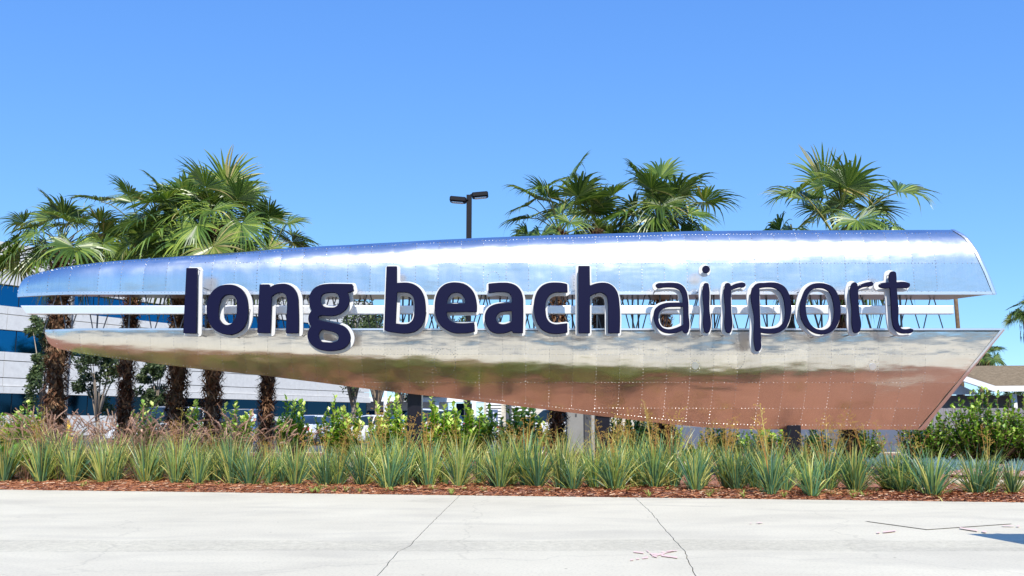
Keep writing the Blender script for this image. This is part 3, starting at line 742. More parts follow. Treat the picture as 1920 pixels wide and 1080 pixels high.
def house():
    Y = 44.0; o = P(1868, 790, Y); T = thing('carport_building', 'low building with brown shingle roof and white fascia at right edge', 'building', (o.x, Y, 0))
    def rel(px, py, y): q = P(px, py, y); return Vector((q.x - o.x, q.y - Y, q.z))
    e0, e1, e2, e3 = rel(1762, 692, Y - 1.2), rel(1865, 726, Y - 2.2), rel(2140, 724, Y - 2.2), None
    r0, r1 = rel(1788, 686.5, Y + 8), rel(2140, 684, Y + 8)
    # roof slope built course by course
    mb = MB(); n = 26
    for k in range(n):
        a, b2 = k / n, (k + 1) / n
        def q(t, s): left = (e0 if s == 0 else e2); 
        L0, L1_ = e1.lerp(r0, a), e1.lerp(r0, b2); R0, R1 = e2.lerp(r1, a), e2.lerp(r1, b2); up = Vector((0, 0, .045))
        x0_ = [L0 + up, R0 + up, R1, L1_]; mb.poly(x0_); mb.poly([L0, R0, R0 + up, L0 + up])
        g0, g1 = e0.lerp(r0, a), e0.lerp(r0, b2)
        mb.poly([g0 + up, L0 + up, L1_, g1]); mb.poly([g0, L0, L0 + up, g0 + up])
    mb.build('roof', SHING, T)
    def fascia(a, b, h, name='fascia'):
        mb = MB(); t = Vector((0, .18, 0)); dn = Vector((0, 0, -h)); a = a + Vector((0, -.08, .05)); b = b + Vector((0, -.08, .05))
        v = [mb.vert(x) for x in (a, b, b + dn, a + dn, a + t, b + t, b + t + dn, a + t + dn)]
        for f in ((0, 1, 2, 3), (5, 4, 7, 6), (4, 5, 1, 0), (3, 2, 6, 7), (1, 5, 6, 2), (4, 0, 3, 7)): mb.face([v[i] for i in f])
        mb.build(name, WHITE, T)
    fascia(e0, e1, .26); fascia(e1, e2, .24)
    # gable boarding
    g0 = e0 + Vector((0, .35, -.2)); g1 = e1 + Vector((-.1, .35, -.2)); zb = e1.z - .28
    nb = 26
    for k in range(nb):
        a = lerp(g0.x, g1.x, k / nb); b = lerp(g0.x, g1.x, (k + .82) / nb); za = lerp(g0.z, g1.z, (k + .5) / nb)
        if za - zb < .03: continue
        mb = MB(); mb.box(((a + b) / 2, g0.y + .05, (za + zb) / 2), (b - a, .05, za - zb)); mb.build('gable_board', WHITE, T)
    mb = MB(); mb.box(((g0.x + e2.x) / 2, .2, zb - .32), (e2.x - g0.x, .3, .6)); mb.build('beam', m_noise('brown_beam', (.16, .13, .12), (.22, .18, .16), 2), T)
    mb = MB(); mb.box((0, -1.7, (zb) / 2), (.17, .17, zb)); mb.build('post', WHITE, T)
    mb = MB(); mb.box((3.9, -1.7, (zb) / 2), (.17, .17, zb)); mb.build('post', WHITE, T)
    mb = MB(); mb.box((-1.4, 3.5, 1.2), (.6, .3, 2.4)); mb.build('wall', WHITE, T)
    for k in range(14): mb = MB(); mb.box((-2.42 + k * .05, 3.0, 1.2), (.03, .05, 2.4)); mb.build('screen_slat', WHITE, T)
    mb = MB(); mb.box((-.05, 3.3, 1.5), (.25, .2, 1.8)); mb.build('column', DARKG, T)
house()
def fence():
    Y = 40.0; x0 = P(1740, 790, Y).x; T = thing('wood_fence', 'weathered grey board fence below the brown roofed building', 'fence', (x0, Y, 0))
    zt = P(1850, 763, Y).z; n = 60
    for k in range(n):
        mb = MB(); mb.box((k * .15, R.uniform(-.01, .01), (zt - .05) / 2), (.14, .02, zt - .05 + R.uniform(-.02, .02))); mb.build('fence_board', FENCEM, T)
    mb = MB(); mb.box((n * .075, .05, zt - .3), (n * .15, .05, .1)); mb.box((n * .075, .05, .4), (n * .15, .05, .1)); mb.build('rail', FENCEM, T)
fence()
# ------------------------------------------------------------------ light poles
BLK = mat('matt_black_paint', (.008, .008, .012), .6, 0, .2)
def lamp(px, pytop, Y):
    T = thing('parking_light', 'tall dark parking lot light with two flat heads above the sign', 'street lamp', (P(px, 790, Y).x, Y, 0))
    zt = P(px, pytop, Y).z
    mb = MB(); mb.box((0, 0, zt / 2), (.19, .19, zt)); mb.build('pole', BLK, T)
    for sx, dz, dy in ((1, 0.03, 0.0), (-1, -.17, -.1)):
        mb = MB(); Mx = Matrix.Rotation(-sx * rad(5), 3, 'Y')
        mb.box((sx * .40, dy, zt - .03 + dz), (.60, .40, .19), 0, 0, .5, Mx); mb.box((sx * .1, dy, zt - .03 + dz), (.16, .1, .1))
        h = mb.build('lamp_head', BLK, T); bv = h.modifiers.new('b', 'BEVEL'); bv.width = .04
        mb = MB(); mb.box((sx * .42, dy, zt - .137 + dz), (.42, .26, .02), 0, 0, .5, Mx); mb.build('lamp_lens', CLEARL, h)
lamp(877, 366, 34)
T = thing('steel_pole', 'slim square grey steel pole beside the leftmost palm trunk', 'pole', (P(119, 790, 24).x, 24, 0))
mb = MB(); mb.box((0, 0, 2.6), (.11, .11, 5.2)); mb.build('pole', GALV, T); mb = MB(); mb.box((0, 0, .02), (.32, .32, .05)); mb.build('base_plate', GALV, T)
T = thing('steel_pole', 'slim white pole under the sign in front of the car park trees', 'pole', (P(722, 790, 62).x, 62, 0))
mb = MB(); mb.tube([(0, 0, 0), (0, 0, 8.0)], .12, 10); mb.build('pole', WHITE, T); mb = MB(); mb.tube([(0, 0, 0), (0, 0, .7)], .3, 12); mb.build('base', CONC, T)
# ------------------------------------------------------------------ parked cars
def car(name, label, px, Y, rz, kind='sedan', paint=None, zoff=-0.075):
    paint = paint or CARW
    T = thing(name, label, 'car', (P(px, 790, Y).x, Y, zoff), rz, 'cars parked behind the planting')
    if kind == 'sedan':
        Lc, W, zs = 4.6, .9, [(-2.3, .45, .78), (-2.1, .28, .95), (-1.5, .24, 1.02), (-.2, .22, .98), (1.0, .22, .92), (1.9, .26, .82), (2.25, .4, .66)]
        gh = [(-1.75, 1.0, .72), (-1.0, 1.40, .56), (.1, 1.44, .56), (.6, 1.36, .58), (1.35, .93, .74)]
    else:
        Lc, W, zs = 4.7, .95, [(-2.35, .5, .95), (-2.2, .32, 1.12), (-1.3, .28, 1.14), (0, .28, 1.12), (1.0, .28, 1.08), (1.9, .32, 1.0), (2.3, .45, .8)]
        gh = [(-2.2, 1.12, .80), (-1.85, 1.70, .66), (-.4, 1.78, .66), (.4, 1.72, .66), (1.2, 1.08, .80)]
    mb = MB(); rings = []
    for i, (x, zb, zt) in enumerate(zs):
        e = .72 if i in (0, len(zs) - 1) else .95 if i in (1, len(zs) - 2) else 1
        w0 = W * e
        prof_ = [(-w0 * .9, zb), (-w0, zb + .12), (-w0 * 1.0, (zb + zt) / 2 + .1), (-w0 * .93, zt - .05), (-w0 * .78, zt), (w0 * .78, zt), (w0 * .93, zt - .05), (w0, (zb + zt) / 2 + .1), (w0, zb + .12), (w0 * .9, zb)]
        rings.append([mb.vert((x, y, z)) for y, z in prof_])
    for i in range(len(rings) - 1):
        for k in range(10): mb.face((rings[i][k], rings[i][(k + 1) % 10], rings[i + 1][(k + 1) % 10], rings[i + 1][k]))
    mb.face(rings[0]); mb.face(rings[-1][::-1])
    b = mb.build('body', paint, T, smooth=True); b.modifiers.new('e', 'EDGE_SPLIT').split_angle = rad(38)
    mb = MB(); rings = []
    for x, z, w1 in gh: rings.append([mb.vert((x, y, zz)) for y, zz in ((-W * .86, min(z, zs[3][2]) - .03), (-w1 - .02, max(z - .06, .9)), (-w1 * .82, z), (w1 * .82, z), (w1 + .02, max(z - .06, .9)), (W * .86, min(z, zs[3][2]) - .03))])
    for i in range(len(rings) - 1):
        for k in range(5): mb.face((rings[i][k], rings[i][k + 1], rings[i + 1][k + 1], rings[i + 1][k]), 1 if k in (0, 4) or i in (0, len(rings) - 2) else 0)
    mb.face(rings[0]); mb.face(rings[-1])
    r = mb.build('cabin', [paint, CARG], T, smooth=True); r.modifiers.new('e', 'EDGE_SPLIT').split_angle = rad(30)
    for x in ((-.35,) if kind == 'sedan' else (-.45, -1.5)):
        for s in (-1, 1): mb = MB(); mb.tube([(x, s * (W * .87), zs[3][2] - .03), (x - .05, s * (gh[2][2] + .03), gh[2][1] - .05)], .035, 4); mb.build('door_pillar', paint, T)
    for x in (-1.42, 1.42):
        for s in (-1, 1):
            mb = MB(); mb.tube([(x, s * (W - .2), .33), (x, s * (W + .01), .33)], .33, 18); wl = mb.build('wheel', TYRE, T)
            mb = MB(); mb.tube([(x, s * (W - .02), .33), (x, s * (W + .02), .33)], .2, 12); mb.build('rim', CHROME, wl)
    for s in (-1, 1):
        mb = MB(); z = zs[1][2] - .16; mb.box((zs[0][0] + .12, s * W * .66, z), (.25, .34, .15)); mb.build('tail_light', REDL, T)
        mb = MB(); z = zs[-1][2] - .06; mb.box((zs[-1][0] - .14, s * W * .62, z), (.3, .34, .13)); mb.build('headlight', CLEARL, T)
    mb = MB(); mb.box((zs[0][0] + .05, 0, .42), (.12, W * 1.5, .16)); mb.build('rear_bumper', paint, T)
    mb = MB(); mb.box((zs[0][0] + .0, 0, .62), (.04, .5, .13)); mb.build('number_plate', CLEARL, T)
T = thing('reflection_building', 'unseen beige building added across the road for the lower wing to mirror', 'building', (0, -56, 0))  # guessed building, added out of view to shape the lower wing's reflection
mb = MB(); mb.box((0, -6, 4.2), (190, 12, 8.4)); mb.build('wall', m_noise('beige_stucco', (.46, .40, .31), (.56, .49, .39), 1.0), T); mb = MB(); mb.box((0, -6, 8.6), (192, 13, .4)); mb.build('roof', SHING, T)
for k in range(30): mb = MB(); mb.box((-88 + k * 6, .03, 3.0), (3.2, .1, 1.8)); mb.build('window', DARKGL, T)
car('parked_car', 'white SUV parked behind the dark third palm trunk from left', 305, 41, rad(-120), 'suv')
car('parked_car', 'black SUV parked beside the standing person at left', 452, 50, rad(-105), 'suv', CARD)
car('parked_car', 'white sedan with red tail lamp showing right of the fifth palm trunk', 588, 47, rad(78), 'sedan')
car('parked_car', 'white sedan partly hidden between the two bright shrubs left of the sign post', 702, 46, rad(155), 'sedan')
car('parked_car', 'white SUV hidden directly behind the left dark sign post', 790, 50, rad(150), 'suv')
car('parked_car', 'white sedan behind the shrub next to the slanted parking board', 905, 60, rad(100), 'sedan')
car('parked_car', 'white hatchback behind the short palm trunk left of the grey cabinet', 1045, 46, rad(150), 'suv')
# slanted parking board, hydrants, cabinets
T = thing('parking_board', 'slanted blue grey parking board with white round emblem by the stone wall', 'sign', (P(926, 790, 42).x, 42, 0))
mb = MB(); z0, z1 = P(926, 800, 42).z, P(926, 768, 42).z
mb.box((0, 0, (z0 + z1) / 2), (.36, .04, z1 - z0), 0, rad(25)); mb.build('board', mat('board_blue_grey', (.09, .13, .22), .5), T)
mb = MB(); mb.tube([(-.01, -.035, z0 + .28), (-.02, -.05, z0 + .28)], .13, 16); mb.build('emblem', WHITE, T)
mb = MB(); mb.tube([(-.01, -.035, z1 - .15), (-.02, -.05, z1 - .15)], .045, 10); mb.build('emblem', WHITE, T)
mb = MB(); mb.tube([(-.19, .03, 0), (-.19, .03, z1 + .5)], .03, 8); mb.build('post', DARKG, T)
def hydrant(px, Y, label):
    T = thing('fire_hydrant', label, 'hydrant', (P(px, 790, Y).x, Y, 0), 0, 'yellow hydrants')
    mb = MB(); mb.tube([(0, 0, 0), (0, 0, .06), (0, 0, .07), (0, 0, .7)], [.16, .16, .1, .1], 12); mb.build('barrel', YELL, T)
    mb = MB(); mb.tube([(0, 0, .7), (0, 0, .74), (0, 0, .76), (0, 0, .9), (0, 0, 1.0), (0, 0, 1.02), (0, 0, 1.1)], [.14, .14, .12, .11, .05, .03, .03], 12); mb.build('bonnet', YELL, T)
    for s in (-1, 1): mb = MB(); mb.tube([(s * .08, 0, .52), (s * .2, 0, .52)], .06, 10); mb.build('outlet', YELL, T)
    mb = MB(); mb.tube([(0, -.08, .42), (0, -.2, .42)], .075, 10); mb.build('outlet', YELL, T)
hydrant(857, 33, 'yellow hydrant showing between two bright shrubs right of the sign post')
hydrant(128, 29, 'small yellow hydrant behind purple grass beside the leftmost palm')
hydrant(1011, 40, 'yellow hydrant in front of the white car near the short palm trunk')
def cabinet(name, label, px0, px1, Y, h, m):
    x0, x1 = P(px0, 790, Y).x, P(px1, 790, Y).x; w_ = x1 - x0
    T = thing(name, label, 'utility cabinet', ((x0 + x1) / 2, Y, 0), 0, 'utility cabinets under the sign')
    mb = MB(); mb.box((0, .2, h / 2), (w_, .4, h)); b = mb.build('body', m, T); bv = b.modifiers.new('b', 'BEVEL'); bv.width = .012
    mb = MB(); mb.box((0, -.008, h / 2 + .02), (w_ * .88, .02, h * .9)); mb.build('door', m, T)
    mb = MB(); mb.box((w_ * .05, -.03, h - .12), (.03, .03, .05)); mb.build('lock', DARKG, T)
    mb = MB(); mb.box((0, .2, h + .02), (w_ + .05, .46, .04)); mb.build('lid', m, T)
cabinet('utility_cabinet', 'plain grey metal cabinet standing right of the short palm trunk', 1063, 1094, 22, 1.32, GALV)
cabinet('utility_cabinet', 'narrow charcoal cabinet between the grey cabinet and the pale one', 1095, 1106, 22.3, 1.28, DARKG)
cabinet('utility_cabinet', 'pale grey cabinet at the edge of the dark hedge', 1108, 1134, 22.6, 1.25, mat('pale_cabinet', (.34, .35, .36), .5))

# ------------------------------------------------------------------ person by the black SUV
def skin_mesh(name, verts, edges, radii, m, parent, sub=2, root=0):
    me = bpy.data.meshes.new(name); me.from_pydata(verts, edges, []); o = link(name, me, parent); me.materials.append(m)
    md = o.modifiers.new('s', 'SKIN'); md.use_smooth_shade = True
    for i, r in enumerate(radii): me.skin_vertices[0].data[i].radius = (r, r) if not isinstance(r, tuple) else r
    me.skin_vertices[0].data[root].use_root = True
    s = o.modifiers.new('u', 'SUBSURF'); s.levels = sub; s.render_levels = sub; return o
def person():
    T = thing('person', 'person in pale blue shirt standing beside the black SUV holding something dark', 'person', (P(472, 790, 43).x, 43, -.075), rad(-20))
    SK = mat('skin', (.50, .29, .20), .5); SH = mat('pale_shirt', (.55, .68, .85), .8); JN = mat('blue_trousers', (.12, .22, .42), .8); HR = mat('brown_hair', (.16, .07, .035), .7)
    v = [(0, 0, .95), (0, 0, 1.15), (0, 0, 1.38), (0, -.01, 1.48), (0, -.03, 1.60), (0, -.035, 1.68),
         (.17, 0, 1.40), (.21, -.02, 1.16), (.14, -.27, 1.10), (.09, -.35, 1.12), (-.17, 0, 1.40), (-.21, -.02, 1.16), (-.14, -.27, 1.08), (-.09, -.35, 1.10),
         (.10, 0, .88), (.11, -.01, .48), (.11, .02, .08), (.12, -.14, .04), (-.10, 0, .88), (-.11, -.01, .48), (-.11, .02, .08), (-.12, -.14, .04)]
    e = [(0, 1), (1, 2), (2, 3), (3, 4), (4, 5), (2, 6), (6, 7), (7, 8), (8, 9), (2, 10), (10, 11), (11, 12), (12, 13), (0, 14), (14, 15), (15, 16), (16, 17), (0, 18), (18, 19), (19, 20), (20, 21)]
    r = [.13, .12, .14, .05, .09, .08, .055, .042, .032, .03, .055, .042, .032, .03, .085, .055, .038, .04, .085, .055, .038, .04]
    skin_mesh('body', v, e, r, SK, T)
    skin_mesh('shirt', [v[0], v[1], v[2], v[6], (.2, -.01, 1.24), v[10], (-.2, -.01, 1.24)], [(0, 1), (1, 2), (2, 3), (3, 4), (2, 5), (5, 6)], [.15, .14, .155, .07, .06, .07, .06], SH, T)
    skin_mesh('trousers', [v[0], v[14], v[15], v[16], v[18], v[19], v[20]], [(0, 1), (1, 2), (2, 3), (0, 4), (4, 5), (5, 6)], [.145, .10, .07, .055, .10, .07, .055], JN, T)
    skin_mesh('hair', [(0, .02, 1.60), (0, .0, 1.69)], [(0, 1)], [.105, .085], HR, T, 2)
    for s in (-1, 1):                                # hands: palm, four fingers, thumb
        for k in range(5):
            mb = MB(); x = s * (.07 - k * .0); mb.tube([(s * .09, -.36, 1.11), (s * (.085 - .015 * k), -.41, 1.12 - .01 * k), (s * (.07 - .015 * k), -.43, 1.10 - .012 * k)], [.011, .009, .007], 5); mb.build('finger', SK, T)
    H = thing('handheld_tablet', 'dark flat object held by the person beside the black SUV', 'tablet', (P(472, 790, 43).x - .1, 43 - .42, 1.02))
    mb = MB(); mb.box((0, 0, .02), (.26, .02, .18), 0, rad(-20), .5, Matrix.Rotation(rad(-35), 3, 'X')); mb.build('tablet_body', CARD, H); mb = MB(); mb.box((0, -.014, .02), (.23, .004, .15), 0, rad(-20), .5, Matrix.Rotation(rad(-35), 3, 'X')); mb.build('screen', CARG, H)
person()

# ------------------------------------------------------------------ trees
def crown_leaves(mb, centers, n, size, shell=.35):
    for _ in range(n):
        c, r = R.choice(centers); d = Vector((R.gauss(0, 1), R.gauss(0, 1), R.gauss(0, 1))).normalized()
        p = Vector(c) + d * r * (shell + (1 - shell) * R.random() ** .6)
        a = Vector((R.gauss(0, 1), R.gauss(0, 1), R.gauss(0, 1))).normalized(); b = a.cross(d); b = b.normalized() if b.length > .05 else Vector((0, 0, 1)); a = (a + d * .2).normalized()
        l = size * R.uniform(.6, 1.3); w_ = l * .45; t = R.random() ** 1.4
        mb.poly([p - a * l * .5, p - b * w_ * .5, p + a * l * .5, p + b * w_ * .5], t=t)
def tree(name, label, px, Y, ztop, crown_r, zc, nleaf, size, group=None, trunkr=.12, limbs=6, bark=None, zbase=-.075, stretch=1.0):
    T = thing(name, label, 'tree', (P(px, 790, Y).x, Y, zbase), 0, group)
    mb = MB(); cl = []
    mb.tube([(0, 0, 0), (.04, 0, zc * .35), (-.03, .02, zc * .7)], [trunkr, trunkr * .8, trunkr * .65], 8)
    for k in range(limbs):
        a = k * 2.4 + R.uniform(-.3, .3); rr = crown_r * R.uniform(.35, .85); z = lerp(zc * .85, ztop - .2 * crown_r, R.random() ** .8 if k else 1.0)
        q = Vector((math.cos(a) * rr, math.sin(a) * rr, z)) if k else Vector((0, 0, ztop - .3 * crown_r))
        mb.tube([(-.03, .02, zc * R.uniform(.35, .68)), (q.x * .45, q.y * .45, lerp(zc * .7, q.z, .5)), q], [trunkr * .5, trunkr * .32, .015], 5)
        for j in range(4):
            o = Vector((R.uniform(-1, 1), R.uniform(-1, 1), R.uniform(-.9, .9) * stretch)) * crown_r * .38; cl.append((q + o, crown_r * R.uniform(.18, .34)))
    mb.build('trunk', bark or BARK, T, smooth=True)
    mb = MB(); crown_leaves(mb, cl, nleaf, size); mb.build('crown', TREEL, T)
tree('small_tree', 'leafy multi-branched tree behind leftmost palm trunk against white building', 78, 46, P(72, 606, 46).z, 1.25, 3.0, 5200, .20, None, .10, 8, None, -.075, 1.6)
tree('small_tree', 'slender pale trunked tree between first and second palm trunks', 183, 44, P(185, 650, 44).z, 1.25, 2.2, 4600, .18, None, .11, 9)
tree('small_tree', 'dark tree half hidden behind the dark third palm trunk', 292, 48, P(292, 668, 48).z, 1.15, 2.3, 4200, .19, None, .11, 8, None, -.075, 1.3)
tree('street_tree', 'pale branching tree at right end of the white office building', 662, 74, P(650, 560, 74).z, 3.0, 5.5, 3800, .30, 'trees at the end of the office building', .25, 10)
tree('street_tree', 'spreading tree directly left of the slim white pole', 706, 70, P(708, 590, 70).z, 2.6, 4.5, 4200, .28, 'trees at the end of the office building', .22, 10)
tree('street_tree', 'dark green tree between the slim white pole and the left sign post', 750, 72, P(748, 650, 72).z, 2.2, 3.8, 4200, .26, 'trees at the end of the office building', .18, 10)
tree('street_tree', 'tree behind the louvres of the stone building', 876, 66, P(876, 596, 66).z, 1.6, 5.0, 2000, .25, 'trees at the end of the office building', .2, 7)
tree('garden_tree', 'dark tree standing behind the posts of the shingle roofed building', 1888, 70, P(1888, 735, 70).z, 2.2, 1.6, 3200, .25, None, .16, 8)

# ------------------------------------------------------------------ fan palms
def frond_mesh(el, rnd, nseg=36):
    mb = MB(); Lp = rnd.uniform(.55, 1.15); Rf = rnd.uniform(.62, .86); side = rnd.uniform(-.35, .35)
    e = rad(el); pts = []
    for k in range(6):
        t = k / 5; ang = e - t * t * rad(18 + rnd.uniform(0, 14)) * (1.2 if el < 50 else .5)
        if k == 0: p = Vector((0, 0, 0))
        else: p = pts[-1] + Vector((math.cos(ang), 0, math.sin(ang))) * Lp / 5
        pts.append(p)
    mb.tube(pts, [.022, .016, .013, .011, .010, .009], 5, 1, rnd.random())
    c = pts[-1]; pitch = rad(rnd.uniform(5, 55)) * (1 if el < 60 else .5)
    a2 = ang - pitch; Xd = Vector((math.cos(a2), side * .5, math.sin(a2))).normalized(); Yd = Vector((0, 0, 1)).cross(Xd).normalized(); roll = rnd.uniform(-.5, .5)
    Zd = Xd.cross(Yd); Yd = Yd * math.cos(roll) + Zd * math.sin(roll); Zd = Xd.cross(Yd)
    amax = rad(rnd.uniform(125, 158)); step = 2 * amax / nseg; droop = rnd.uniform(.15, .85) * (1 if el < 40 else .6); Lp *= .72 if el >= 65 else 1; old = rnd.random() < .1
    for s in range(nseg):
        a = -amax + (s + .5) * step; Ls = Rf * (.72 + .28 * math.cos(a * .6)) * rnd.uniform(.88, 1.06)
        split = .36 + .14 * rnd.random(); dr = droop * rnd.uniform(.5, 1.5); tw = rnd.uniform(-.25, .25); bend = rnd.random() < .22
        tint = min(1, max(0, rnd.gauss(.5, .2) + (.25 if old else 0)))
        rows = []
        for t in (0.03, split, .64, .82, 1.0):
            w_ = t * Ls * step * .52 if t <= split else split * Ls * step * .52 * (1 - (t - split) / (1 - split)) ** .75
            aa = a + tw * max(0, t - split); d = Xd * math.cos(aa) + Yd * math.sin(aa); sd = Yd * math.cos(aa) - Xd * math.sin(aa)
            q = c + d * Ls * t + Zd * (.10 * Ls * t * (1 - t) * 2 + .06 * abs(a) * t)
            sag = dr * Ls * max(0, t - split) ** 2 * (2.2 if bend else 1.0); q = q - Vector((0, 0, sag)); q -= d * sag * .35
            fold = w_ * .75
            tt = min(1, tint + (.25 if t == 1.0 else 0))
            rows.append((mb.vert(q - sd * w_ + Zd * fold * .5, tt), mb.vert(q - Zd * fold * .5, tt), mb.vert(q + sd * w_ + Zd * fold * .5, tt)))
        for i in range(4):
            A, B = rows[i], rows[i + 1]
            if i < 3: mb.face((A[0], A[1], B[1], B[0])); mb.face((A[1], A[2], B[2], B[1]))
            else: mb.face((A[0], A[1], B[1])); mb.face((A[1], A[2], B[1]))
    return mb.mesh('frond', [PALML, PETI])
rr_ = random.Random(11)
FR = {el: [frond_mesh(el, rr_) for _ in range(4)] for el in (-25, 0, 22, 45, 65, 82)}
def fan_palm(label, px, Y, pytop, scale, nf, group, trunk_r=.17, seed=0, gap=None, pybase=None):
    rn = random.Random(seed); x = P(px, 790, Y).x; zt = P(px, pytop, Y).z
    T = thing('fan_palm', label, 'palm tree', (x, Y, 0), 0, group)
    mb = MB(); lean = rn.uniform(-.12, .12); n = 14
    pts = [(lean * (k / n) ** 2, 0, zt * k / n) for k in range(n + 1)]
    mb.tube(pts, [trunk_r * (.78 + .22 * math.sin(k * 1.7 + seed)) * (1.0 if k < n - 2 else .8) for k in range(n + 1)], 10); mb.build('trunk', STEMM, T, smooth=True)
    mb = MB()                                         # shaggy fibre and old leaf bases
    rc = random.Random(seed * 7 + 3)
    for k in range(int(620 * zt)):
        z = rn.uniform(0, zt); a = rn.uniform(0, 6.283); cx = lean * (z / zt) ** 2; r0 = trunk_r * .9; dr = Vector((math.cos(a), math.sin(a), 0)); sd = Vector((-math.sin(a), math.cos(a), 0))
        p = Vector((cx, 0, z)) + dr * r0; l = rn.uniform(.07, .22); up = rn.uniform(-1.0, .9); o = rn.uniform(.15, .7)
        q = p + (dr * o + Vector((0, 0, up)) + sd * rn.uniform(-.5, .5)).normalized() * l; w_ = rn.uniform(.007, .030); m1 = p.lerp(q, .55) + dr * .02; t = rn.random() ** 1.3
        i0, i1, i2, i3, i4 = mb.vert(p - sd * w_, t), mb.vert(p + sd * w_, t), mb.vert(m1 + sd * w_ * .8, t), mb.vert(m1 - sd * w_ * .8, t), mb.vert(q, min(1, t + .2))
        mb.face((i0, i1, i2, i3)); mb.face((i3, i2, i4))
    tag(mb.build('trunk_fibre', FIBRE, T), kind='stuff')
    els = (-25, 0, 22, 45, 65, 82)
    for k in range(nf):
        u = (k + .5) / nf; elv = lerp(-24, 80, u ** 1.25) + rc.uniform(-8, 8); el = min(els, key=lambda e: abs(e - elv))
        az = k * 2.39996 + rc.uniform(-.25, .25)
        link('frond', rc.choice(FR[el]), T, (lean, 0, zt - .05 - .25 * (1 - u) * rc.random()), (rc.uniform(-.1, .1), (el - elv) * math.pi / 180 * .6, az), scale * rc.uniform(.85, 1.12))
gL, gM = 'fan palms at the left end of the sign', 'fan palms behind the right half of the sign'
fan_palm('fan palm at far left with fronds drooping over the wing tip', 102, 19.0, 455, 1.02, 26, gL, .19, 1)
fan_palm('second fan palm from left, slim trunk, fronds above the wing', 232, 21.5, 425, 1.0, 17, gL, .15, 2)
fan_palm('tall thick trunked fan palm, third from left, tallest of the left group', 330, 19.4, 438, 1.15, 34, gL, .19, 3)
fan_palm('fan palm with sunlit pale trunk, fourth from left', 396, 18.9, 432, 1.15, 32, gL, .165, 4)
fan_palm('low fan palm at right end of left group, fifth trunk from left', 499, 21.0, 470, 1.0, 16, gL, .14, 5)
fan_palm('low fan palm right of the parking light, leftmost of the middle group', 1045, 20.5, 432, 1.08, 22, gM, .16, 6)
fan_palm('biggest fan palm behind the letters c and h', 1246, 20.5, 424, 1.22, 34, gM, .17, 7)
fan_palm('smaller fan palm tucked between the low and biggest palms', 1125, 23.0, 425, 1.05, 13, gM, .15, 12)
fan_palm('fan palm above the letters o, r and t, rightmost of the group', 1590, 20.5, 440, 1.38, 27, gM, .17, 8)
def mexican_palm(label, px, Y, pytop, h_crown, group, tr=1.0):
    x = P(px, 790, Y).x; zt = P(px, pytop, Y).z; T = thing('tall_palm', label, 'palm tree', (x, Y, -.075), 0, group)
    mb = MB(); mb.tube([(0, 0, 0), (.1, 0, zt * .5), (0, 0, zt)], [.3 * tr, .22 * tr, .2 * tr], 8); mb.build('trunk', STEMM, T, smooth=True)
    rn = random.Random(px); s = h_crown / 1.6
    for k in range(26):
        elv = rn.uniform(-20, 80); el = min((-25, 0, 22, 45, 65, 82), key=lambda e: abs(e - elv)); link('frond', rn.choice(FR[el]), T, (0, 0, zt), (0, 0, k * 2.4), s * rn.uniform(.85, 1.1))
    mb = MB()
    for k in range(260):
        a = rn.uniform(0, 6.28); z = zt - rn.uniform(0, 1.3) * s; r0 = (.25 + .45 * rn.random()) * s; d = Vector((math.cos(a), math.sin(a), 0)); sd = Vector((-d.y, d.x, 0)) * .05 * s; p = Vector((0, 0, z)) + d * r0
        mb.poly([p - sd, p + sd, p + d * .05 - Vector((0, 0, .4 * s))], t=rn.random())
    mb.build('dead_skirt', FIBRE, T)
mexican_palm('distant skirted palm peeping beside the diagonal wing end', 1855, 95, 668, 2.2, 'distant palms at right')
mexican_palm('smaller distant palm touching the diagonal wing end', 1843, 100, 676, 2.0, 'distant palms at right')
mexican_palm('tall distant palm cut off by the right photo edge', 1952, 62, 585, 2.0, 'distant palms at right')
mexican_palm('bare thin palm trunk rising right of the middle bar end', 1806, 60, 512, 1.2, 'distant palms at right', .62)

# ------------------------------------------------------------------ shrubs
def shrub_mesh(seed, n=80, spread=.50, h=1.1, size=.108, dk=0.0):
    rn = random.Random(seed); mb = MB(); st = MB()
    for k in range(n):
        a = rn.uniform(0, 6.283); rr = spread * rn.random() ** .6; hh = h * (1.05 - .45 * (rr / spread) ** 2) * (rn.uniform(.55, .84) if rn.random() < .72 else rn.uniform(.85, 1.12))
        base = Vector((math.cos(a) * rr * .25, math.sin(a) * rr * .25, 0)); tip = Vector((math.cos(a) * rr * 1.1, math.sin(a) * rr * 1.1, hh)); mid = base.lerp(tip, .5) + Vector((math.cos(a), math.sin(a), 0)) * .06
        st.tube([base, mid, tip], [.012, .008, .004], 4, t=.5, cap=False)
        m_ = int(hh / .032)
        for j in range(m_):
            t = .12 + .88 * j / m_; p = base.lerp(mid, t * 2) if t < .5 else mid.lerp(tip, t * 2 - 1)
            b = rn.uniform(0, 6.283); d = Vector((math.cos(b), math.sin(b), rn.uniform(.1, .9) + (1.0 if t > .93 else 0))).normalized(); s = d.cross(Vector((0, 0, 1))).normalized(); nn = s.cross(d)
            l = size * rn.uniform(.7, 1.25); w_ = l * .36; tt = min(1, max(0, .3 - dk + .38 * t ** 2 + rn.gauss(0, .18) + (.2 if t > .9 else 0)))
            q0, q1, q2, q3 = p, p + d * l * .5 - s * w_ + nn * w_ * .4, p + d * l, p + d * l * .5 + s * w_ + nn * w_ * .4
            qm = p + d * l * .5
            i = [mb.vert(q, tt) for q in (q0, q1, q2, q3, qm)]
            mb.face((i[0], i[4], i[1])); mb.face((i[1], i[4], i[2])); mb.face((i[0], i[3], i[4])); mb.face((i[3], i[2], i[4]))
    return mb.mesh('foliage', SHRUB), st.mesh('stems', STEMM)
SHM = [shrub_mesh(s) for s in (1, 2, 3, 4)]
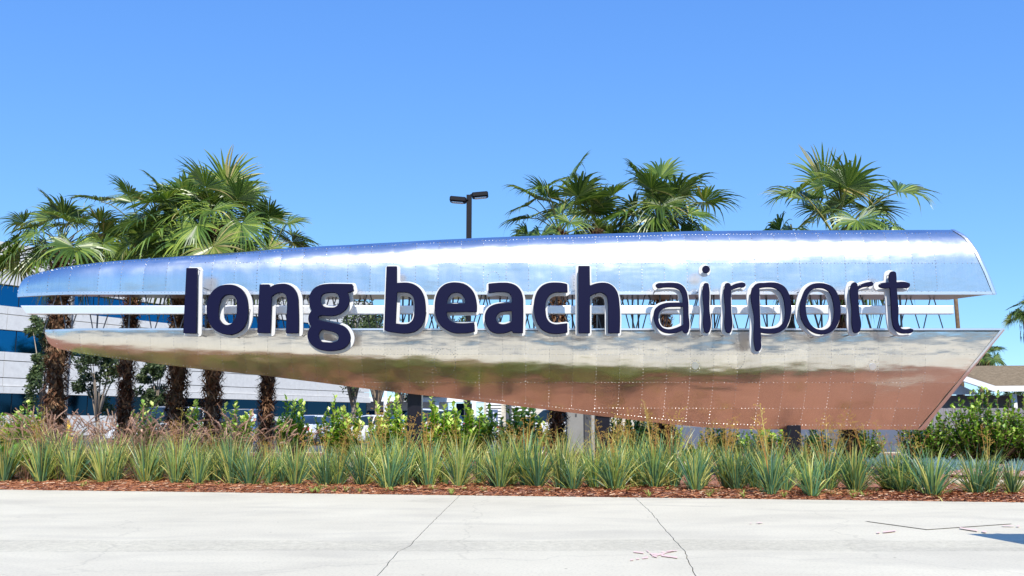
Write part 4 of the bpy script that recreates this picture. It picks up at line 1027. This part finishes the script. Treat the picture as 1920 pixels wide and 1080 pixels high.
SHW = [shrub_mesh(s, 150, .68, 1.1, .085, .16) for s in (5, 6, 7)]
def shrub(label, px, Y, pytop, wide=False, sx=1.0, rz=None, group='bright green shrubs in a row behind the bed'):
    x = P(px, 790, Y).x; h = P(px, pytop, Y).z; T = thing('shrub', label, 'shrub', (x, Y, 0), R.uniform(0, 6.28), group)
    fm, sm = R.choice(SHW if wide else SHM); s = h / 1.15
    link('foliage', fm, T, None, None, (s * sx, s * sx, s)); link('stems', sm, T, None, None, (s * sx, s * sx, s))
for px, Y, top, wd, sx, lb in (
    (28, 27, 778, 0, 1.2, 'low dark shrub at the left photo edge beside the first palm'), (62, 26, 756, 0, 1.1, 'dark upright shrub just left of the leftmost palm trunk'),
    (268, 27, 754, 0, 1.0, 'dark shrub between second and third palm trunks'), (355, 28, 757, 0, 1.0, 'shrub between third and fourth palm trunks'),
    (440, 27, 757, 0, 1.1, 'dark shrub in front of the black SUV'), (546, 26, 752, 0, .82, 'shrub right of the fifth palm trunk beside the white sedan'),
    (638, 25, 745, 0, .85, 'bright shrub between the two white sedans'), (734, 25, 744, 0, .9, 'bright shrub just left of the left sign post'),
    (818, 25, 742, 0, 1.0, 'bright shrub touching the right side of the left sign post'), (884, 25, 748, 0, 1.1, 'shrub beside the slanted parking board'),
    (975, 25, 754, 0, 1.15, 'shrub between the stone wall and the short palm trunk'), (1045, 27, 790, 0, .9, 'small dark shrub behind the short palm trunk'),
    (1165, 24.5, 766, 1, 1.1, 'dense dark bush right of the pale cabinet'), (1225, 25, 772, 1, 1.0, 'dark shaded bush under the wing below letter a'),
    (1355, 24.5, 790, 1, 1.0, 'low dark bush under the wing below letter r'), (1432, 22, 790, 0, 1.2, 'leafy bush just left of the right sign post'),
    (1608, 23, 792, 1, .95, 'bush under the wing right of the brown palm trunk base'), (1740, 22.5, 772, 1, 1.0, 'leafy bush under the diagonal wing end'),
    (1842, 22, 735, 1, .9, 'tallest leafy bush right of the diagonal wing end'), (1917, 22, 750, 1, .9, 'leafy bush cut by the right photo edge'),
    (1528, 25, 800, 0, 1.0, 'small dark bush beside the brown palm trunk base')):
    shrub(lb, px, Y, top, wd, sx)

# ------------------------------------------------------------------ flax clumps
def flax_mesh(seed, n=78, h=.72, spread=1.0, ty=0.0):
    rn = random.Random(seed); mb = MB()
    for k in range(n):
        a = rn.uniform(0, 6.283); th = abs(rn.gauss(0, .36)) * spread + .05; L_ = h * rn.uniform(.55, 1.12); w_ = rn.uniform(.005, .0145); base = Vector((math.cos(a), math.sin(a), 0)) * rn.uniform(0, .085)
        d = Vector((math.cos(a), math.sin(a), 0)); s = Vector((-math.sin(a + rn.uniform(-1.2, 1.2)), math.cos(a + rn.uniform(-1.2, 1.2)), 0)).normalized(); tint = min(1, max(0, rn.gauss(.44 + ty, .28) + (.4 if rn.random() < .12 else 0)))
        p = base.copy(); prev = None; nseg = 5; curl = rn.uniform(.15, .85) * (1.6 if rn.random() < .2 else 1)
        if rn.random() < .06: tint = 1.0; th += .5; curl += .9
        for i in range(nseg + 1):
            t = i / nseg; an = th + curl * t * t; ww = w_ * (1 - .25 * (1 - t)) * (1 - t ** 2.6) + .0006
            tt = min(1, tint + .28 * t ** 3 - .05)
            ring = (mb.vert(p - s * ww, tt), mb.vert(p + d * ww * .5, tt - .08), mb.vert(p + s * ww, tt))
            if prev: mb.face((prev[0], prev[1], ring[1], ring[0])); mb.face((prev[1], prev[2], ring[2], ring[1]))
            prev = ring; p = p + (d * math.sin(an) + Vector((0, 0, math.cos(an)))) * L_ / nseg
    return mb.mesh('flax_clump', FLAX)
def stalk_mesh(seed, n=3, h=1.0):
    rn = random.Random(seed); mb = MB()
    for k in range(n):
        a = rn.uniform(0, 6.283); ln = rn.uniform(.05, .28); H = h * rn.uniform(.8, 1.15); t0 = rn.random()
        pts = [Vector((math.cos(a) * ln * (i / 6) ** 1.6 * H, math.sin(a) * ln * (i / 6) ** 1.6 * H, H * i / 6)) for i in range(7)]
        mb.tube(pts, [.0045] * 5 + [.003, .002], 4, t=t0, cap=False)
        for j in range(13):
            t = rn.uniform(.62, 1.0); i = min(5, int(t * 6)); p = pts[i].lerp(pts[i + 1], t * 6 - i); b = rn.uniform(0, 6.28); l = rn.uniform(.03, .10); q = p + Vector((math.cos(b) * l, math.sin(b) * l, l * rn.uniform(.1, .8)))
            mb.tube([p, q], .0018, 3, t=t0, cap=False)
            for c in range(3):
                z = q + Vector((rn.uniform(-.015, .015), rn.uniform(-.015, .015), rn.uniform(-.012, .012))); r_ = rn.uniform(.004, .008)
                mb.poly([z + Vector((r_, 0, 0)), z + Vector((0, 0, r_)), z - Vector((r_, 0, 0)), z - Vector((0, 0, r_))], t=min(1, max(0, rn.gauss(.5, .3))))
                mb.poly([z + Vector((0, r_, 0)), z + Vector((0, 0, r_)), z - Vector((0, r_, 0)), z - Vector((0, 0, r_))], t=min(1, max(0, rn.gauss(.5, .3))))
    return mb.mesh('flower_stalk', STALK)
FX = [flax_mesh(s, 105, .68, 1.15, -.05) for s in range(7)]; FXT = [flax_mesh(s + 20, 105, .84, .8, .14) for s in range(4)]; SK_ = [stalk_mesh(s, 3) for s in range(6)]
front = [(4, 905), (62, 908), (124, 907), (188, 908), (262, 908), (334, 912), (398, 912), (468, 914), (536, 916), (602, 918), (668, 917), (734, 920), (800, 919), (868, 918), (932, 921), (1000, 920), (1070, 924), (1146, 924), (1222, 927), (1304, 928), (1378, 930), (1452, 930), (1528, 932), (1604, 931), (1682, 931), (1756, 934), (1836, 934), (1908, 936)]
ORD = 'first second third fourth fifth sixth seventh eighth ninth tenth eleventh twelfth thirteenth fourteenth'.split()
LAB = {}
def flax(x, y, label, group, tall=False, stalks=.5, s=1.0):
    o = link('flax_clump', R.choice(FXT if tall else FX), None, (x, y, mulch_z(x, y) - .01), (R.uniform(-.06, .06), R.uniform(-.06, .06), R.uniform(0, 6.28)), s * R.uniform(.72, 1.12)); tag(o, label, 'plant', group); LAB.setdefault(label, []).append((x / y, o))
    if R.random() < stalks: link('flower_stalk', R.choice(SK_), o, None, (0, 0, R.uniform(0, 6)), R.uniform(.8, 1.15))
for i, (px, py) in enumerate(front):
    p = G(px + R.uniform(-10, 10), py + R.uniform(-7, 2)); side = 'left' if i < 14 else 'right'; k = i if i < 14 else 27 - i
    flax(p.x, p.y, 'strappy green flax clump, %s from the %s in the front row along the pavement' % (ORD[k], side), 'flax clumps of the front row', False, .12, 1.0 if i % 3 else 1.12)
LM = [(-20, 'at the left photo edge'), (30, 'left of the lower wing tip'), (88, 'below the lower wing tip'), (150, 'right of the lower wing tip'), (215, 'halfway from wing tip to letter l'), (285, 'left of the letter l'), (358, 'below the letter l'), (428, 'below the o of long'), (505, 'below the n of long'), (560, 'between n and g of long'), (620, 'below the g of long'), (690, 'between the words long and beach'), (760, 'below the letter b'), (815, 'between b and e of beach'), (860, 'below the e of beach'), (910, 'between e and a of beach'), (955, 'below the a of beach'), (1035, 'below the c of beach'), (1110, 'below the h of beach'), (1185, 'between the words beach and airport'), (1255, 'below the a of airport'), (1323, 'below the letter i'), (1380, 'below the first r of airport'), (1450, 'below the letter p'), (1535, 'below the o of airport'), (1600, 'below the last r'), (1680, 'below the letter t'), (1750, 'right of the letter t'), (1820, 'below the diagonal wing end'), (1890, 'beyond the wing end'), (1960, 'at the right photo edge'), (2030, 'cut by the right photo edge')]
def landmark(px):
    q = min(LM, key=lambda l: abs(l[0] - px)); LM2[q[1]] = LM2.get(q[1], 0) + 1; return q[1]
LM2 = {}
for row, dy in enumerate((.68, 1.32, 1.9)):
    for i in range(34):
        px = -20 + 61 * i + 36 * (row % 2 == 0) + R.uniform(-12, 12)
        p0 = G(px, 912 + px / 1920 * 24); y = p0.y + dy + R.uniform(-.15, .15); x = p0.x * y / p0.y
        if px > 1560 and row > 0: continue
        if px > 1700 and row == 0 and i % 2: continue
        if row == 2 and (px > 1460 or (px > 600 and R.random() < .4)): continue
        RW = ('second', 'third', 'fourth')[row]
        flax(x, y, 'strappy flax clump, %s row, %s' % (RW, landmark(px)), 'flax clumps of the rows behind', row > 0 or px < 1500, .8 if px > 480 else .35, 1.0)
# tall dried flower stalks standing by themselves
for i in range(40):
    px = R.uniform(480, 1680) if i > 12 else R.uniform(880, 1380); y = R.uniform(16.2, 17.6); x = P(px, 800, y).x
    o = link('dried_flower_stalk', R.choice(SK_), None, (x, y, 0), (0, 0, R.uniform(0, 6)), R.uniform(.75, 1.2)); lb = 'thin golden dried flower stalks ' + landmark(px); tag(o, lb, 'plant', 'dried flower stalks behind the flax'); LAB.setdefault(lb, []).append((x / y, o))
# purple fountain grass
def fountain_mesh(seed):
    rn = random.Random(seed); mb = MB(); pl = MB()
    for k in range(90):
        a = rn.uniform(0, 6.283); th = abs(rn.gauss(0, .4)); L_ = rn.uniform(.5, .95); p = Vector((math.cos(a), math.sin(a), 0)) * rn.uniform(0, .1); d = Vector((math.cos(a), math.sin(a), 0)); s = Vector((-d.y, d.x, 0)); tint = rn.uniform(0, .55); prev = None; curl = rn.uniform(.6, 1.9)
        for i in range(6):
            t = i / 5; an = th + curl * t * t; w_ = .004 * (1 - t * .9); ring = (mb.vert(p - s * w_, tint), mb.vert(p + s * w_, tint))
            if prev: mb.face((prev[0], prev[1], ring[1], ring[0]))
            prev = ring; p = p + (d * math.sin(an) + Vector((0, 0, math.cos(an)))) * L_ / 5
    for k in range(15):
        a = rn.uniform(0, 6.283); th = rn.uniform(.02, .4); L_ = rn.uniform(.8, 1.15); d = Vector((math.cos(a), math.sin(a), 0)); p = d * .05; curl = rn.uniform(.4, 1.5); pts = [p]; t0 = rn.uniform(.4, 1)
        for i in range(10): t = (i + 1) / 10; an = th + curl * t ** 2.2; p = p + (d * math.sin(an) + Vector((0, 0, math.cos(an)))) * L_ / 10; pts.append(p)
        pl.tube(pts[:8], .002, 3, t=.4, cap=False)
        for j in range(230):                           # bristly plume
            t = rn.uniform(.76, 1); i = min(9, int(t * 10)); q = pts[i].lerp(pts[i + 1], t * 10 - i); ax = (pts[i + 1] - pts[i]).normalized(); r_ = Vector((rn.gauss(0, 1), rn.gauss(0, 1), rn.gauss(0, 1))).normalized(); e = q + (r_ * .8 + ax * .7).normalized() * rn.uniform(0.012, .024) * (1.15 - abs(t - .85) * 2.5)
            s = r_.cross(ax); s = s.normalized() * .0036 if s.length > .01 else Vector((.0036, 0, 0)); pl.poly([q - s, q + s, e], t=min(1, t0 * rn.uniform(.8, 1.15)))
    return mb.mesh('blades', GRASSP), pl.mesh('plumes', GRASSP)
FG = [fountain_mesh(s) for s in (1, 2, 3, 4)]
for i in range(30):
    px = 55 + (i % 15) * 34 + R.uniform(-10, 10); y = 17.0 + (i // 15) * 1.1 + R.uniform(-.3, .3); x = P(px, 800, y).x
    if 430 < px < 560 and i >= 15: continue
    T = thing('fountain_grass', 'purple fountain grass tuft with arching fuzzy plumes in front of left palms', 'grass plant', (x, y, 0), R.uniform(0, 6.28), 'purple fountain grass tufts')
    b, p_ = R.choice(FG); s = R.uniform(1.05, 1.42); link('blades', b, T, None, None, s); link('plumes', p_, T, None, None, s)
# bright broad leaf plants
def broad_plant(px, Y, label, s=1.0, n=14):
    T = thing('broad_leaf_plant', label, 'plant', (P(px, 800, Y).x, Y, 0), R.uniform(0, 6))
    for k in range(n):
        mb = MB(); a = k * 2.4; th = R.uniform(.15, .9); L_ = R.uniform(.6, 1.0) * s; d = Vector((math.cos(a), math.sin(a), 0)); sd = Vector((-d.y, d.x, 0)); p = d * .04; prev = None; t0 = R.random()
        for i in range(9):
            t = i / 8; an = th + .9 * t * t; w_ = .10 * s * math.sin(math.pi * min(1, max(0, (t - .12) / .88)) ** .8) + .006; wv = .02 * math.sin(i * 2.1 + k)
            ring = (mb.vert(p - sd * w_ + Vector((0, 0, w_ * .4 + wv)), t0), mb.vert(p, t0), mb.vert(p + sd * w_ + Vector((0, 0, w_ * .4 - wv)), t0))
            if prev: mb.face((prev[0], prev[1], ring[1], ring[0])); mb.face((prev[1], prev[2], ring[2], ring[1]))
            prev = ring; p = p + (d * math.sin(an) + Vector((0, 0, math.cos(an)))) * L_ / 8
        mb.build('leaf', LEAFB, T, smooth=True)
broad_plant(8, 16.8, 'bright green broad leaved plant at the left photo edge', .95, 20)
broad_plant(-40, 17.2, 'bright green broad leaved plant cut by the left photo edge', 1.0, 14)
broad_plant(1306, 19.5, 'bright green broad leaved plant under the wing below letter i', .85, 14)
# blue succulents and pink gravel at right
mb = MB()
for c in range(230):
    px = R.uniform(1570, 1960); y = R.uniform(18.8, 24.5) if px > 1690 else R.uniform(21, 26); x = P(px, 800, y).x; H = .16 * R.uniform(.8, 1.5)
    for k in range(26):
        a = R.uniform(0, 6.28); ln = R.uniform(0, .7); l = H * R.uniform(.6, 1.2); b = Vector((x + R.uniform(-.13, .13), y + R.uniform(-.13, .13), .03)); q = b + Vector((math.cos(a) * ln, math.sin(a) * ln, 1)).normalized() * l
        mb.tube([b, b.lerp(q, .6), q], [.008, .010, .003], 4, t=R.random(), cap=False)
tag(mb.build('blue_succulents', SUCC), 'blue grey chalk stick succulents carpeting the bed at right', 'succulents', kind='stuff')
g0_, g1_, g2_, g3_ = G(1775, 899), G(2010, 904), G(2010, 868), G(1800, 868)
mb = MB(); mb.poly([q + Vector((0, 0, .075)) for q in (g0_, g1_, g2_, g3_)]); tag(mb.build('gravel_bed', MULCH), kind='structure')
mb = MB()
for _ in range(3800):
    u, v_ = R.random(), R.random(); p = g0_.lerp(g1_, u).lerp(g3_.lerp(g2_, u), v_) + Vector((0, 0, .085)); r_ = R.uniform(.012, .045); t = R.random(); ids = []
    for d in ((1, 0, 0), (0, 1, 0), (-1, 0, 0), (0, -1, 0), (0, 0, .8)): ids.append(mb.vert(p + Vector(d) * r_ * R.uniform(.7, 1.2), t))
    for k in range(4): mb.face((ids[k], ids[(k + 1) % 4], ids[4]))
tag(mb.build('pink_gravel', PINKG), 'pinkish crushed gravel patch behind the flax at right', 'gravel', kind='stuff')
mb = MB(); a, b = G(1780, 899, .1), G(2010, 905, .1); d = b - a
mb.box(((a.x + b.x) / 2, (a.y + b.y) / 2, .04), (d.length, .16, .14), 0, math.atan2(d.y, d.x)); tag(mb.build('garden_kerb', CONC), kind='structure')
# stray grass tufts along the pavement edge
mb = MB()
for c in range(60):
    px = R.uniform(0, 1920); p = G(px, 925 + px / 1920 * 18 - R.uniform(4, 16)); p.y = max(p.y, edge_y(p.x) + .05)
    for k in range(14):
        a = R.uniform(0, 6.28); l = R.uniform(.08, .2); d = Vector((math.cos(a), math.sin(a), 0)); m1 = p + d * l * .4 + Vector((0, 0, l * .5)); q = p + d * l + Vector((0, 0, l * .45)); s = Vector((-d.y, d.x, 0)) * .004
        i = [mb.vert(v_, .7) for v_ in (p - s, p + s, m1 + s, m1 - s, q)]; mb.face((i[0], i[1], i[2], i[3])); mb.face((i[3], i[2], i[4]))
tag(mb.build('stray_grass', FLAX), 'small grass blades sprouting from the mulch near the pavement', 'grass', kind='stuff')

T = thing('shadow_caster_sign', 'unseen post sign added beyond the right edge to cast the pavement shadow', 'sign', (4.95, 6.95, 0))  # guessed off-frame sign, added and placed for the shadow it casts
mb = MB(); mb.tube([(0, 0, 0), (0, 0, 2.2)], .03, 8); mb.build('post', GALV, T); mb = MB(); mb.box((0, -.04, 1.85), (.6, .01, .75)); mb.build('sign_plate', GALV, T)

for lb, lst in LAB.items():
    if len(lst) < 2: continue
    lst.sort(key=lambda q: q[0]); n = len(lst)
    for k, (_, o) in enumerate(lst):
        o['label'] = lb + ', ' + (('left one', 'right one') if n == 2 else ('left one', 'middle one', 'right one') if n == 3 else ('leftmost', 'second from left', 'second from right', 'rightmost') if n == 4 else tuple('%s from left' % q for q in ORD[:n]))[k]
